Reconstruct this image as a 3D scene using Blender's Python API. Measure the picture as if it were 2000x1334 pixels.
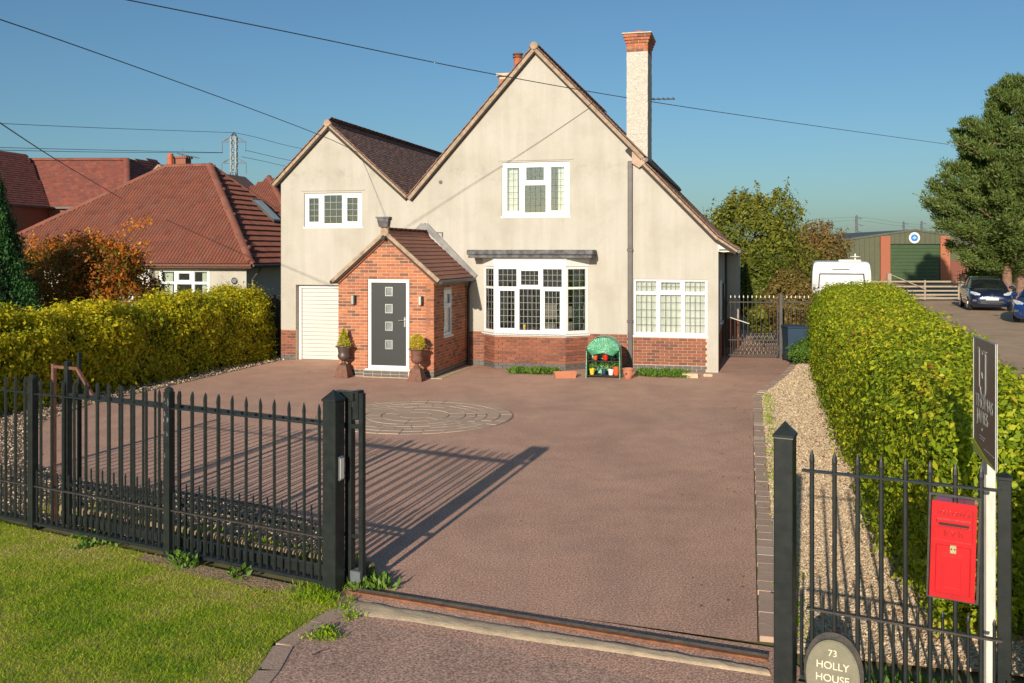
import bpy, bmesh, math, random
import numpy as np
from mathutils import Vector, Matrix, noise
from mathutils.geometry import delaunay_2d_cdt
for o in list(bpy.data.objects): bpy.data.objects.remove(o, do_unlink=True)
S = bpy.context.scene
COL = S.collection
rng = np.random.default_rng(7)
random.seed(11)
R = math.radians
PI = math.pi

# ---------------------------------------------------------------- camera, light
FPX, CH, HY = 1850.0, 3.0, 491.0            # focal length in photo pixels, camera height, horizon row
cd = bpy.data.cameras.new('camera'); cam = bpy.data.objects.new('camera', cd); COL.objects.link(cam)
cam.location = (0, 0, CH); cam.rotation_euler = (PI/2, 0, 0)
cd.sensor_width = 36; cd.lens = FPX/2000*36; cd.shift_y = -(667-HY)/2000
cd.clip_start = .1; cd.clip_end = 6000
S.camera = cam
SUN_EL = R(15.5)
SUN_XY = Vector((-.30, -.954)).normalized()
world = bpy.data.worlds.new('World'); S.world = world; world.use_nodes = True
wn = world.node_tree.nodes; wl = world.node_tree.links
bgn = wn['Background']
sky = wn.new('ShaderNodeTexSky'); sky.sky_type = 'NISHITA'; sky.sun_disc = False
sky.sun_elevation = SUN_EL; sky.sun_rotation = PI + math.atan2(.30, .954)
sky.air_density = 1.0; sky.dust_density = 1.0; sky.ozone_density = 3.7; sky.altitude = 0
tint = wn.new('ShaderNodeMix'); tint.data_type = 'RGBA'; tint.blend_type = 'MULTIPLY'; tint.inputs[0].default_value = 1; tint.inputs[7].default_value = (.80, .97, 1.0, 1)   # white balance of the whole sky
wl.new(sky.outputs[0], tint.inputs[6]); wl.new(tint.outputs[2], bgn.inputs['Color']); bgn.inputs['Strength'].default_value = .076
sd = bpy.data.lights.new('sun', 'SUN'); sun = bpy.data.objects.new('sun', sd); COL.objects.link(sun)
sd.energy = 4.3; sd.angle = R(.5); sd.color = (1.0, .89, .75)
sv = Vector((SUN_XY.x*math.cos(SUN_EL), SUN_XY.y*math.cos(SUN_EL), math.sin(SUN_EL)))
sun.rotation_euler = (-sv).to_track_quat('-Z', 'Y').to_euler(); sun.location = sv*40
S.view_settings.view_transform = 'Standard'; S.view_settings.look = 'None'
S.view_settings.exposure = .38; S.view_settings.gamma = 1; S.view_settings.use_curve_mapping = False
S.render.engine = 'CYCLES'

# ---------------------------------------------------------------- frames of reference
ANG = math.atan(463/FPX); CA, SA = math.cos(ANG), math.sin(ANG)
HO = Vector((5.101, 23.418, 0))             # the right front corner of the house
def W(u, v, z=0):                           # house frame (u right along the front, v into the plot) -> world
    return Vector((HO.x+u*CA+v*SA, HO.y-u*SA+v*CA, z))
HOUSE_M = Matrix.Translation(HO) @ Matrix.Rotation(-ANG, 4, 'Z')
FP = Vector((-1.55, 8.36, 0)); FD = Vector((.8853, -.465, 0)).normalized(); FN = Vector((-FD.y, FD.x, 0))
def F(t, n=0, z=0): return FP + FD*t + FN*n + Vector((0, 0, z))     # front fence line, t right, n towards the house
FANG = math.atan2(FD.y, FD.x)

# ---------------------------------------------------------------- mesh builder
class MB:
    def __init__(s): s.v = []; s.f = []; s.r = []; s.rnd = .5
    def add(s, vs, fs, M=None):
        n = len(s.v)
        if M is not None: vs = [M @ Vector(p) for p in vs]
        s.v += [tuple(p) for p in vs]; s.f += [tuple(i+n for i in f) for f in fs]; s.r += [s.rnd]*len(fs)
        return s
    def box(s, x0, x1, y0, y1, z0, z1, M=None):
        return s.add([(x0,y0,z0),(x1,y0,z0),(x1,y1,z0),(x0,y1,z0),(x0,y0,z1),(x1,y0,z1),(x1,y1,z1),(x0,y1,z1)],
              [(0,3,2,1),(4,5,6,7),(0,1,5,4),(1,2,6,5),(2,3,7,6),(3,0,4,7)], M)
    def bbox(s, x0, x1, y0, y1, z0, z1, b=.01, M=None):     # box with chamfered edges
        bm = bmesh.new(); bmesh.ops.create_cube(bm, size=1)
        for q in bm.verts:
            q.co = Vector(((x0+x1)/2+q.co.x*(x1-x0), (y0+y1)/2+q.co.y*(y1-y0), (z0+z1)/2+q.co.z*(z1-z0)))
        bmesh.ops.bevel(bm, geom=bm.edges[:], offset=b, segments=1, affect='EDGES')
        bm.verts.index_update()
        s.add([q.co.copy() for q in bm.verts], [tuple(q.index for q in f.verts) for f in bm.faces], M); bm.free(); return s
    def tube(s, pts, r, n=8, M=None, caps=True):
        pts = [Vector(p) for p in pts]; k = len(pts)
        rs = r if isinstance(r, (list, tuple)) else [r]*k
        vs = []; ref = None
        for i, p in enumerate(pts):
            d = (pts[min(i+1, k-1)]-pts[max(i-1, 0)]).normalized()
            if ref is None: ref = Vector((0, 0, 1)) if abs(d.z) < .9 else Vector((0, 1, 0))
            a = d.cross(ref).normalized(); b = a.cross(d).normalized()
            for j in range(n):
                t = 2*PI*j/n; vs.append(p + (a*math.cos(t)+b*math.sin(t))*rs[i])
        fs = [(i*n+j, i*n+(j+1)%n, (i+1)*n+(j+1)%n, (i+1)*n+j) for i in range(k-1) for j in range(n)]
        if caps: fs += [tuple(range(n-1, -1, -1)), tuple((k-1)*n+j for j in range(n))]
        return s.add(vs, fs, M)
    def bar(s, a, b, w, h, up=(0, 0, 1)):                   # rectangular bar from a to b
        a = Vector(a); b = Vector(b); d = (b-a).normalized(); up = Vector(up)
        x = d.cross(up)
        if x.length < 1e-4: x = d.cross(Vector((0, 1, 0)))
        x.normalize(); y = x.cross(d).normalized(); vs = []
        for p in (a, b):
            for i, j in ((-1,-1),(1,-1),(1,1),(-1,1)): vs.append(p+x*w/2*i+y*h/2*j)
        return s.add(vs, [(0,3,2,1),(4,5,6,7),(0,1,5,4),(1,2,6,5),(2,3,7,6),(3,0,4,7)])
    def lathe(s, prof, n=20, M=None):
        vs = []; fs = []
        for (r, z) in prof:
            for j in range(n): t = 2*PI*j/n; vs.append((r*math.cos(t), r*math.sin(t), z))
        k = len(prof)
        fs = [(i*n+j, i*n+(j+1)%n, (i+1)*n+(j+1)%n, (i+1)*n+j) for i in range(k-1) for j in range(n)]
        fs += [tuple(range(n-1, -1, -1)), tuple((k-1)*n+j for j in range(n))]
        return s.add(vs, fs, M)
    def prism(s, outer, y0, y1, holes=(), M=None, axis='y'):   # polygon in (x,z), extruded along y; holes allowed
        rings = [list(outer)]+[list(h) for h in holes]
        co = []; ed = []
        for rg in rings:
            n = len(co); co += [Vector(p) for p in rg]; ed += [(n+i, n+(i+1) % len(rg)) for i in range(len(rg))]
        if holes:
            rv, re, rf, *_ = delaunay_2d_cdt(co, ed, [], 0, 1e-6)
            def inside(p, rg):
                c = False; m = len(rg)
                for i in range(m):
                    (xa, ya), (xb, yb) = rg[i], rg[(i+1) % m]
                    if (ya > p[1]) != (yb > p[1]) and p[0] < (xb-xa)*(p[1]-ya)/(yb-ya)+xa: c = not c
                return c
            fl = []
            for f in rf:
                c = sum((rv[i] for i in f), Vector((0, 0)))/len(f)
                if inside(c, rings[0]) and not any(inside(c, h) for h in rings[1:]): fl.append(tuple(f))
            pts = rv
        else: pts = co; fl = [tuple(range(len(co)))]
        def P(p, y): return (p[0], y, p[1]) if axis == 'y' else (p[0], p[1], y)
        vs = [P(p, y0) for p in pts]+[P(p, y1) for p in pts]; n = len(pts)
        fs = [f for f in fl]+[tuple(i+n for i in f[::-1]) for f in fl]
        s.add(vs, fs, M)
        for rg in rings:
            m = len(rg)
            for i in range(m):
                a, b = rg[i], rg[(i+1) % m]
                s.add([P(a, y0), P(b, y0), P(b, y1), P(a, y1)], [(0, 1, 2, 3)], M)
        return s
    def build(s, name, mat, parent=None, smooth=False, label=None, M=None, kind=None, recalc=True):
        me = bpy.data.meshes.new(name); me.from_pydata(s.v, [], s.f); me.validate(clean_customdata=False)
        if recalc and len(s.f) < 60000:
            bm = bmesh.new(); bm.from_mesh(me); bmesh.ops.recalc_face_normals(bm, faces=bm.faces); bm.to_mesh(me); bm.free()
        if len(set(s.r)) > 1 and len(s.r) == len(me.polygons):
            at = me.attributes.new('rnd', 'FLOAT', 'FACE'); at.data.foreach_set('value', s.r)
        if smooth is True: me.shade_smooth()
        elif smooth: me.shade_smooth(); me.set_sharp_from_angle(angle=smooth)
        o = link(name, me, parent, label, kind)
        if mat: me.materials.append(mat)
        if M is not None:
            if parent: o.matrix_local = M
            else: o.matrix_world = M
        return o
def link(name, data, parent=None, label=None, kind=None):
    o = bpy.data.objects.new(name, data); COL.objects.link(o)
    if parent: o.parent = parent
    if label: o['label'] = label
    if kind: o['kind'] = kind
    return o
def thing(name, label, cat, M=None, group=None):
    o = link(name, None); o['label'] = label; o['category'] = cat; o.empty_display_size = .2
    if group: o['group'] = group
    if M is not None: o.matrix_world = M if isinstance(M, Matrix) else Matrix.Translation(M)
    return o
def tag(o, label, cat, group=None, kind=None):
    if label: o['label'] = label
    if cat: o['category'] = cat
    if group: o['group'] = group
    if kind: o['kind'] = kind
    return o
def TR(x, y, z, rz=0): return Matrix.Translation((x, y, z)) @ Matrix.Rotation(rz, 4, 'Z')
def pieces(name, parent, mat, me, mats, limit=300, restname=None, smooth=False):
    """alike pieces as objects that share one mesh; past the limit, one joined part"""
    me.materials.clear(); me.materials.append(mat)
    for M in mats[:limit]:
        o = link(name, me, parent); o.matrix_local = M
    rest = mats[limit:]
    if rest: joined(restname or name+'_field', parent, mat, me, rest)
def joined(name, parent, mat, me, mats, label=None):
    nv = len(me.vertices); co = np.empty(nv*3); me.vertices.foreach_get('co', co); co = co.reshape(-1, 3)
    A = np.array([np.array(M) for M in mats])
    V = np.einsum('nij,vj->nvi', A[:, :3, :3], co)+A[:, None, :3, 3]
    polys = [tuple(p.vertices) for p in me.polygons]
    F_ = []; L = len(polys)
    for k in range(len(mats)): F_ += [tuple(i+k*nv for i in p) for p in polys]
    m2 = bpy.data.meshes.new(name); m2.from_pydata(V.reshape(-1, 3).tolist(), [], F_)
    at = m2.attributes.new('rnd', 'FLOAT', 'FACE'); at.data.foreach_set('value', np.repeat(rng.random(len(mats)), L))
    m2.materials.append(mat)
    o = link(name, m2, parent, label, 'stuff'); return o

# ---------------------------------------------------------------- materials
def lin(c):                                  # sRGB 0-255 -> linear
    return tuple(((x/255)/12.92 if x/255 <= .04045 else ((x/255+.055)/1.055)**2.4) for x in c)
def newmat(name):
    m = bpy.data.materials.new(name); m.use_nodes = True; nt = m.node_tree
    return m, nt.nodes, nt.links, nt.nodes['Principled BSDF']
def nnoise(N, L, scale, detail=4, rough=.6, stretch=None, co='Object', dist=0):
    t = N.new('ShaderNodeTexNoise'); t.inputs['Scale'].default_value = scale; t.inputs['Detail'].default_value = detail
    t.inputs['Roughness'].default_value = rough; t.inputs['Distortion'].default_value = dist
    c = N.new('ShaderNodeTexCoord'); out = c.outputs[co]
    if stretch:
        mp = N.new('ShaderNodeMapping'); mp.inputs['Scale'].default_value = stretch; L.new(out, mp.inputs[0]); out = mp.outputs[0]
    L.new(out, t.inputs['Vector']); return t
def ramp(N, stops, interp='LINEAR'):
    r = N.new('ShaderNodeValToRGB'); r.color_ramp.interpolation = interp; e = r.color_ramp.elements
    while len(e) < len(stops): e.new(.5)
    for i, (p, c) in enumerate(stops): e[i].position = p; e[i].color = (*c, 1) if len(c) == 3 else c
    return r
def mix(N, L, a, b, fac, mode='MIX'):
    m = N.new('ShaderNodeMix'); m.data_type = 'RGBA'; m.blend_type = mode
    for sock, val in ((m.inputs[0], fac), (m.inputs[6], a), (m.inputs[7], b)):
        if hasattr(val, 'is_output'): L.new(val, sock)
        elif isinstance(val, tuple): sock.default_value = (*val[:3], 1)
        else: sock.default_value = val
    return m.outputs[2]
def piece_random(N, L):
    oi = N.new('ShaderNodeObjectInfo'); at = N.new('ShaderNodeAttribute'); at.attribute_name = 'rnd'
    a = N.new('ShaderNodeMath'); a.operation = 'ADD'; L.new(oi.outputs['Random'], a.inputs[0]); L.new(at.outputs['Fac'], a.inputs[1])
    f = N.new('ShaderNodeMath'); f.operation = 'FRACT'; L.new(a.outputs[0], f.inputs[0]); return f.outputs[0]
def bump(N, L, bs, h, strength=.3, dist=.01):
    b = N.new('ShaderNodeBump'); b.inputs['Strength'].default_value = strength; b.inputs['Distance'].default_value = dist
    L.new(h, b.inputs['Height']); L.new(b.outputs[0], bs.inputs['Normal'])
def mat(name, c1, c2=None, scale=6, rough=.7, metal=0, bmp=0, bscale=60, stops=None, stretch=None, spec=.5, coat=0, detail=5, bdist=.01):
    """two-tone mottled material with optional relief; stops = colours picked per piece"""
    m, N, L, B = newmat(name); c2 = c2 or tuple(x*.75 for x in c1)
    n = nnoise(N, L, scale, detail, stretch=stretch)
    rp = ramp(N, [(.35, c1), (.65, c2)]); L.new(n.outputs[0], rp.inputs[0]); col = rp.outputs[0]
    if stops:
        pr = ramp(N, stops); L.new(piece_random(N, L), pr.inputs[0]); col = mix(N, L, pr.outputs[0], col, .35)
    L.new(col, B.inputs['Base Color']); B.inputs['Roughness'].default_value = rough; B.inputs['Metallic'].default_value = metal
    B.inputs['Specular IOR Level'].default_value = spec; B.inputs['Coat Weight'].default_value = coat
    if bmp:
        nb = nnoise(N, L, bscale, 3); bump(N, L, B, nb.outputs[0], bmp, bdist)
    return m
def foliage(name, stops, trans=.35, rough=.55):
    m, N, L, B = newmat(name)
    at = N.new('ShaderNodeAttribute'); at.attribute_name = 'rnd'
    rp = ramp(N, stops); L.new(at.outputs['Fac'], rp.inputs[0])
    L.new(rp.outputs[0], B.inputs['Base Color']); B.inputs['Roughness'].default_value = rough
    B.inputs['Specular IOR Level'].default_value = .35
    t = N.new('ShaderNodeBsdfTranslucent'); L.new(rp.outputs[0], t.inputs[0])
    mx = N.new('ShaderNodeMixShader'); mx.inputs[0].default_value = trans
    L.new(B.outputs[0], mx.inputs[1]); L.new(t.outputs[0], mx.inputs[2]); L.new(mx.outputs[0], N['Material Output'].inputs[0])
    return m

def render_wall():
    m, N, L, B = newmat('cream_render')
    a = nnoise(N, L, .8, 6, .62); r1 = ramp(N, [(.3, (.40, .365, .305)), (.5, (.47, .44, .38)), (.7, (.50, .47, .42))]); L.new(a.outputs[0], r1.inputs[0])
    st = nnoise(N, L, 1.0, 5, .65, (3.5, 1, .35)); r2 = ramp(N, [(.40, (0, 0, 0)), (.75, (1, 1, 1))]); L.new(st.outputs[0], r2.inputs[0])
    mm = N.new('ShaderNodeMath'); mm.operation = 'MULTIPLY'; mm.inputs[1].default_value = .55; L.new(r2.outputs[0], mm.inputs[0])
    c = mix(N, L, r1.outputs[0], (.37, .34, .27), mm.outputs[0])
    # soot and algae: a band of dark mottling at the old floor line, streaks at the feet
    ge = N.new('ShaderNodeTexCoord'); sx = N.new('ShaderNodeSeparateXYZ'); L.new(ge.outputs['Object'], sx.inputs[0])
    bd = N.new('ShaderNodeValToRGB'); e = bd.color_ramp.elements
    mr = N.new('ShaderNodeMapRange'); mr.inputs[1].default_value = 0; mr.inputs[2].default_value = 8; L.new(sx.outputs[2], mr.inputs[0]); L.new(mr.outputs[0], bd.inputs[0])
    for k in range(6): e.new(.5)
    for i, (p, g) in enumerate(((0, .55), (.13, .25), (.2, 0), (.54, 0), (.60, .30), (.645, .75), (.67, .1), (.72, 0))): e[i].position = p; e[i].color = (g, g, g, 1)
    mo = nnoise(N, L, 3.2, 7, .75); r3 = ramp(N, [(.46, (0, 0, 0)), (.72, (1, 1, 1))]); L.new(mo.outputs[0], r3.inputs[0])
    m3 = N.new('ShaderNodeMath'); m3.operation = 'MULTIPLY'; L.new(bd.outputs[0], m3.inputs[0]); L.new(r3.outputs[0], m3.inputs[1])
    c = mix(N, L, c, (.27, .25, .20), m3.outputs[0])
    L.new(c, B.inputs['Base Color']); B.inputs['Roughness'].default_value = .93; B.inputs['Specular IOR Level'].default_value = .15
    nb = nnoise(N, L, 9, 4, .6); nb2 = nnoise(N, L, 110, 2)
    ad = N.new('ShaderNodeMath'); ad.operation = 'MULTIPLY_ADD'; ad.inputs[1].default_value = .25; L.new(nb2.outputs[0], ad.inputs[0]); L.new(nb.outputs[0], ad.inputs[2])
    bump(N, L, B, ad.outputs[0], .5, .02); return m
def tarmac(name, base, warm, speck):
    m, N, L, B = newmat(name)
    a = nnoise(N, L, .45, 7, .6); r1 = ramp(N, [(.3, base), (.55, warm), (.72, tuple(x*1.12 for x in base))]); L.new(a.outputs[0], r1.inputs[0])
    b = nnoise(N, L, 55, 3, .7); r2 = ramp(N, [(.36, (.30,)*3), (.5, (.95,)*3), (.64, (1.8,)*3)]); L.new(b.outputs[0], r2.inputs[0])
    c = mix(N, L, r1.outputs[0], r2.outputs[0], .75, 'MULTIPLY')
    w1 = nnoise(N, L, .28, 9, .68, (1.6, .8, 1), dist=.6); r7 = ramp(N, [(.34, (.86, .86, .87)), (.5, (1, 1, 1)), (.66, (1.10, 1.09, 1.08))]); L.new(w1.outputs[0], r7.inputs[0]); c = mix(N, L, c, r7.outputs[0], 1.0, 'MULTIPLY')
    w2 = nnoise(N, L, 1.7, 8, .72); r8 = ramp(N, [(.40, (.92, .92, .93)), (.5, (1, 1, 1)), (.62, (1.07, 1.07, 1.06))]); L.new(w2.outputs[0], r8.inputs[0]); c = mix(N, L, c, r8.outputs[0], 1.0, 'MULTIPLY')
    v = N.new('ShaderNodeTexVoronoi'); v.inputs['Scale'].default_value = 28; t = N.new('ShaderNodeTexCoord'); L.new(t.outputs['Object'], v.inputs['Vector'])
    r3 = ramp(N, [(.08, (1, 1, 1)), (.14, (0, 0, 0))]); L.new(v.outputs['Distance'], r3.inputs[0])
    k = nnoise(N, L, 9, 2); r4 = ramp(N, [(.55, (0, 0, 0)), (.62, (1, 1, 1))]); L.new(k.outputs[0], r4.inputs[0])
    mm = N.new('ShaderNodeMath'); mm.operation = 'MULTIPLY'; L.new(r3.outputs[0], mm.inputs[0]); L.new(r4.outputs[0], mm.inputs[1])
    c = mix(N, L, c, speck, mm.outputs[0])
    d = nnoise(N, L, 1.4, 8, .75); r5 = ramp(N, [(.60, (0, 0, 0)), (.78, (1, 1, 1))]); L.new(d.outputs[0], r5.inputs[0])
    m5 = N.new('ShaderNodeMath'); m5.operation = 'MULTIPLY'; m5.inputs[1].default_value = .45; L.new(r5.outputs[0], m5.inputs[0])
    c = mix(N, L, c, tuple(x*.55 for x in base), m5.outputs[0])
    L.new(c, B.inputs['Base Color']); B.inputs['Roughness'].default_value = .9; B.inputs['Specular IOR Level'].default_value = .25
    bump(N, L, B, b.outputs[0], .55, .006); return m
def glass_mat():
    m, N, L, B = newmat('window_glass'); N.remove(B)
    fr = N.new('ShaderNodeFresnel'); fr.inputs[0].default_value = 1.55
    ad = N.new('ShaderNodeMath'); ad.operation = 'ADD'; ad.inputs[1].default_value = .05; L.new(fr.outputs[0], ad.inputs[0])
    g = N.new('ShaderNodeBsdfGlossy'); g.inputs['Roughness'].default_value = .02; g.inputs[0].default_value = (.95, .97, 1, 1)
    t = N.new('ShaderNodeBsdfTransparent'); t.inputs[0].default_value = (.90, .925, .91, 1)
    nb = nnoise(N, L, 1.6, 2); b = N.new('ShaderNodeBump'); b.inputs['Strength'].default_value = .06; b.inputs['Distance'].default_value = .02; L.new(nb.outputs[0], b.inputs['Height']); L.new(b.outputs[0], g.inputs['Normal'])
    x = N.new('ShaderNodeMixShader'); L.new(ad.outputs[0], x.inputs[0]); L.new(t.outputs[0], x.inputs[1]); L.new(g.outputs[0], x.inputs[2]); L.new(x.outputs[0], N['Material Output'].inputs[0])
    return m
BRICK_STOPS = [(0, (.36, .125, .06)), (.2, (.52, .20, .085)), (.42, (.43, .15, .07)), (.6, (.31, .11, .065)), (.75, (.50, .21, .10)), (.84, (.09, .06, .045)), (1, (.16, .085, .055))]
M_ = dict(
 render=render_wall(), drive=tarmac('red_tarmac', (.55, .342, .245), (.585, .348, .245), (.88, .76, .62)),
 apron=tarmac('brown_tarmac', (.47, .305, .235), (.50, .315, .235), (.85, .70, .56)), glass=glass_mat(),
 brick=mat('orange_brick', (.44, .14, .06), (.33, .09, .045), 18, .85, bmp=.4, bscale=90, stops=BRICK_STOPS),
 plinth=mat('brown_brick', (.27, .095, .055), (.17, .06, .04), 18, .85, bmp=.4, bscale=90, stops=[(0, (.24, .08, .045)), (.4, (.33, .115, .06)), (.75, (.19, .065, .04)), (1, (.11, .05, .04))]),
 bluebrick=mat('blue_brick', (.07, .07, .075), (.12, .10, .09), 14, .6, bmp=.3),
 mortar=mat('mortar', (.62, .50, .36), (.52, .42, .30), 8, .95, bmp=.3),
 upvc=mat('white_upvc', (.76, .76, .74), (.71, .71, .69), 3, .35, spec=.4),
 white=mat('white_paint', (.80, .77, .70), (.74, .71, .63), 4, .5),
 garage=mat('cream_garage_slats', (.62, .60, .54), (.58, .56, .50), 2, .45),
 tile=mat('weathered_plain_tile', (.24, .125, .09), (.15, .095, .08), 5, .8, bmp=.4, stops=[(0, (.27, .13, .085)), (.35, (.17, .10, .08)), (.6, (.23, .14, .105)), (.8, (.32, .19, .12)), (1, (.12, .08, .07))]),
 ptile=mat('brown_porch_tile', (.30, .12, .075), (.24, .095, .062), 6, .75, bmp=.3, stops=[(0, (.33, .13, .08)), (.5, (.26, .10, .068)), (1, (.37, .15, .09))]),
 btile=mat('red_concrete_tile', (.27, .088, .052), (.19, .065, .045), 2.5, .85, bmp=.4, stops=[(0, (.28, .095, .055)), (.5, (.21, .07, .045)), (.8, (.25, .105, .072)), (1, (.17, .06, .042))]),
 ftile=mat('red_clay_tile', (.26, .075, .05), (.16, .052, .042), 2.5, .85, bmp=.3, stops=[(0, (.27, .078, .05)), (.3, (.20, .062, .045)), (.6, (.32, .10, .06)), (.85, (.16, .055, .042)), (1, (.22, .10, .07))]),
 verge=mat('verge_mortar', (.42, .31, .21), (.27, .19, .13), 9, .9, bmp=.4),
 lead=mat('lead_flashing', (.13, .13, .13), (.22, .22, .21), 5, .55, metal=.3, bmp=.3, bscale=30),
 felt=mat('weathered_dark_felt', (.055, .055, .06), (.16, .16, .16), 7, .75, bmp=.4, bscale=40),
 black=mat('black_gloss_paint', (.012, .016, .016), (.022, .026, .024), 12, .4, spec=.35, bmp=.12, bscale=50, bdist=.004),
 blackold=mat('worn_black_paint', (.022, .024, .022), (.06, .045, .035), 22, .6, bmp=.3, bscale=80),
 rust=mat('rusty_steel', (.30, .115, .045), (.13, .055, .03), 14, .85, bmp=.4, stretch=(1, 1, 1)),
 castrust=mat('rusty_cast_iron', (.21, .085, .05), (.11, .055, .04), 16, .75, bmp=.4, bscale=70),
 bronze=mat('bronze_cast_iron', (.13, .095, .08), (.085, .06, .05), 12, .45, metal=.3, bmp=.2),
 concrete=mat('pale_concrete', (.66, .50, .31), (.50, .38, .25), 7, .95, bmp=.6, bscale=40),
 edging=mat('edging_block', (.50, .345, .255), (.40, .28, .205), 5, .92, bmp=.7, bscale=55, bdist=.008, stops=[(0, (.48, .33, .245)), (.5, (.53, .37, .27)), (.94, (.46, .32, .235)), (.97, (.72, .60, .46)), (1, (.72, .6, .46))]),
 kerb=mat('brown_kerb', (.50, .35, .26), (.40, .28, .205), 8, .92, bmp=.7, bscale=55, bdist=.008),
 paver=mat('buff_paver', (.52, .37, .265), (.46, .325, .235), 4, .9, bmp=.6, bscale=55, bdist=.007, stops=[(0, (.49, .345, .25)), (.5, (.54, .39, .28)), (1, (.46, .325, .235))]),
 joint=mat('dark_joint', (.30, .21, .155), (.22, .155, .12), 9, .95),
 soil=mat('bare_soil', (.30, .22, .13), (.20, .155, .08), 5, .97, bmp=.8, bscale=30),
 turf=mat('turf_soil', (.17, .19, .03), (.34, .26, .10), 3.5, .97, bmp=.6, bscale=60),
 field=mat('meadow', (.13, .15, .045), (.20, .17, .07), .3, .97),
 track=mat('stony_track', (.58, .37, .24), (.42, .30, .16), 1.2, .95, bmp=.6, bscale=25),
 door=mat('charcoal_door', (.016, .019, .020), (.013, .016, .017), 4, .45, bmp=.15, bscale=60),
 steel=mat('brushed_steel', (.62, .62, .6), (.5, .5, .5), 8, .28, metal=.9),
 curtain=mat('cream_curtain', (.68, .70, .58), (.60, .62, .50), 4, .9),
 net=mat('white_net_curtain', (.78, .76, .70), (.70, .69, .63), 5, .9),
 leadcame=mat('light_leaded_came', (.30, .31, .29), (.26, .27, .25), 9, .5),
 darkcame=mat('dark_leaded_came', (.05, .055, .05), (.08, .08, .07), 9, .5),
 interior=mat('dim_room', (.28, .24, .20), (.22, .19, .16), 2, .9),
 pipe=mat('dark_grey_pipe', (.055, .048, .045), (.085, .072, .065), 6, .5),
 roughcast=mat('whitewashed_roughcast', (.70, .66, .57), (.55, .50, .42), 24, .9, bmp=1, bscale=34, bdist=.05),
 terracotta=mat('terracotta', (.50, .19, .10), (.42, .16, .09), 9, .85, bmp=.2),
 potorange=mat('orange_chimney_clay', (.50, .13, .045), (.38, .09, .035), 7, .75),
 redplastic=mat('red_plastic', (.62, .02, .015), (.52, .018, .012), 4, .35), orangeplastic=mat('orange_plastic', (.66, .10, .03), (.55, .08, .025), 4, .4),
 yellowplastic=mat('yellow_plastic', (.78, .52, .03), (.70, .46, .025), 4, .4), whiteplastic=mat('white_plastic', (.78, .76, .70), (.70, .68, .62), 4, .4),
 greencover=mat('green_pvc_sheet', (.10, .36, .20), (.07, .27, .15), 6, .28, bmp=.9, bscale=9, bdist=.05),
 postred=mat('pillar_box_red', (.55, .012, .016), (.47, .010, .013), 5, .28, coat=.4, bmp=.15, bscale=25, bdist=.003),
 brass=mat('pale_brass', (.62, .50, .28), (.45, .36, .2), 12, .4, metal=.6), darkslot=mat('dark_slot', (.05, .004, .004), (.03, .003, .003), 9, .7),
 board=mat('charcoal_sign_board', (.050, .040, .038), (.058, .047, .044), 2, .38), lime=mat('lime_print', (.42, .50, .02), (.38, .46, .02), 3, .5),
 silver=mat('silver_print', (.55, .57, .52), (.48, .5, .46), 6, .45), cream=mat('cream_lettering', (.80, .72, .52), (.72, .64, .46), 6, .7),
 slate=mat('sandstone_plaque', (.24, .215, .15), (.19, .18, .12), 14, .85, bmp=.4, bscale=70), wood=mat('weathered_wood', (.42, .34, .25), (.30, .24, .17), 5, .9, bmp=.4, stretch=(6, 6, 1)),
 postwhite=mat('painted_white_post', (.72, .69, .61), (.58, .54, .46), 5, .6, bmp=.3, stretch=(5, 5, 1)), darkwood=mat('dark_fence_board', (.05, .04, .032), (.032, .027, .023), 6, .85, bmp=.4, stretch=(8, 8, 1)),
 bark=mat('bark', (.17, .11, .075), (.09, .065, .05), 9, .95, bmp=1, bscale=18, bdist=.04, stretch=(3, 3, 1)), pinebark=mat('pinkish_pine_bark', (.28, .16, .11), (.15, .09, .065), 6, .95, bmp=1, bscale=12, bdist=.05),
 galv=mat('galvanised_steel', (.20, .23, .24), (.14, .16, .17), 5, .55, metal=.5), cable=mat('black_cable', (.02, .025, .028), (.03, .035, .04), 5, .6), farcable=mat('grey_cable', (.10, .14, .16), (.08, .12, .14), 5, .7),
 shed=mat('olive_steel_cladding', (.10, .105, .055), (.085, .09, .048), 1.5, .6), sheddoor=mat('green_roller_door', (.045, .085, .03), (.04, .072, .026), 1.2, .5), shedroof=mat('grey_green_trim', (.10, .11, .08), (.08, .09, .065), 2, .6),
 blue=mat('emblem_blue', (.05, .20, .55), (.04, .17, .48), 4, .5), paleblue=mat('emblem_pale_blue', (.30, .55, .80), (.25, .5, .75), 4, .5),
 carpaint=mat('dark_navy_paint', (.012, .022, .060), (.010, .018, .05), 2, .22, metal=.3, coat=1), carblue=mat('bright_blue_paint', (.012, .05, .22), (.01, .045, .2), 2, .22, metal=.3, coat=1),
 carglass=mat('dark_car_glass', (.012, .016, .016), (.012, .015, .015), 2, .05, coat=.6), tyre=mat('tyre_rubber', (.018, .018, .018), (.012, .012, .012), 9, .85), chrome=mat('chrome', (.8, .8, .8), (.7, .7, .7), 4, .12, metal=1),
 lamp=mat('clear_headlamp', (.62, .64, .66), (.3, .32, .35), 14, .1, coat=1), caravan=mat('caravan_white', (.54, .54, .53), (.49, .49, .48), 2, .35), bin=mat('dark_blue_bin', (.02, .05, .09), (.018, .04, .07), 3, .5), plate=mat('number_plate', (.75, .75, .70), (.68, .68, .62), 20, .5),
)

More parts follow.
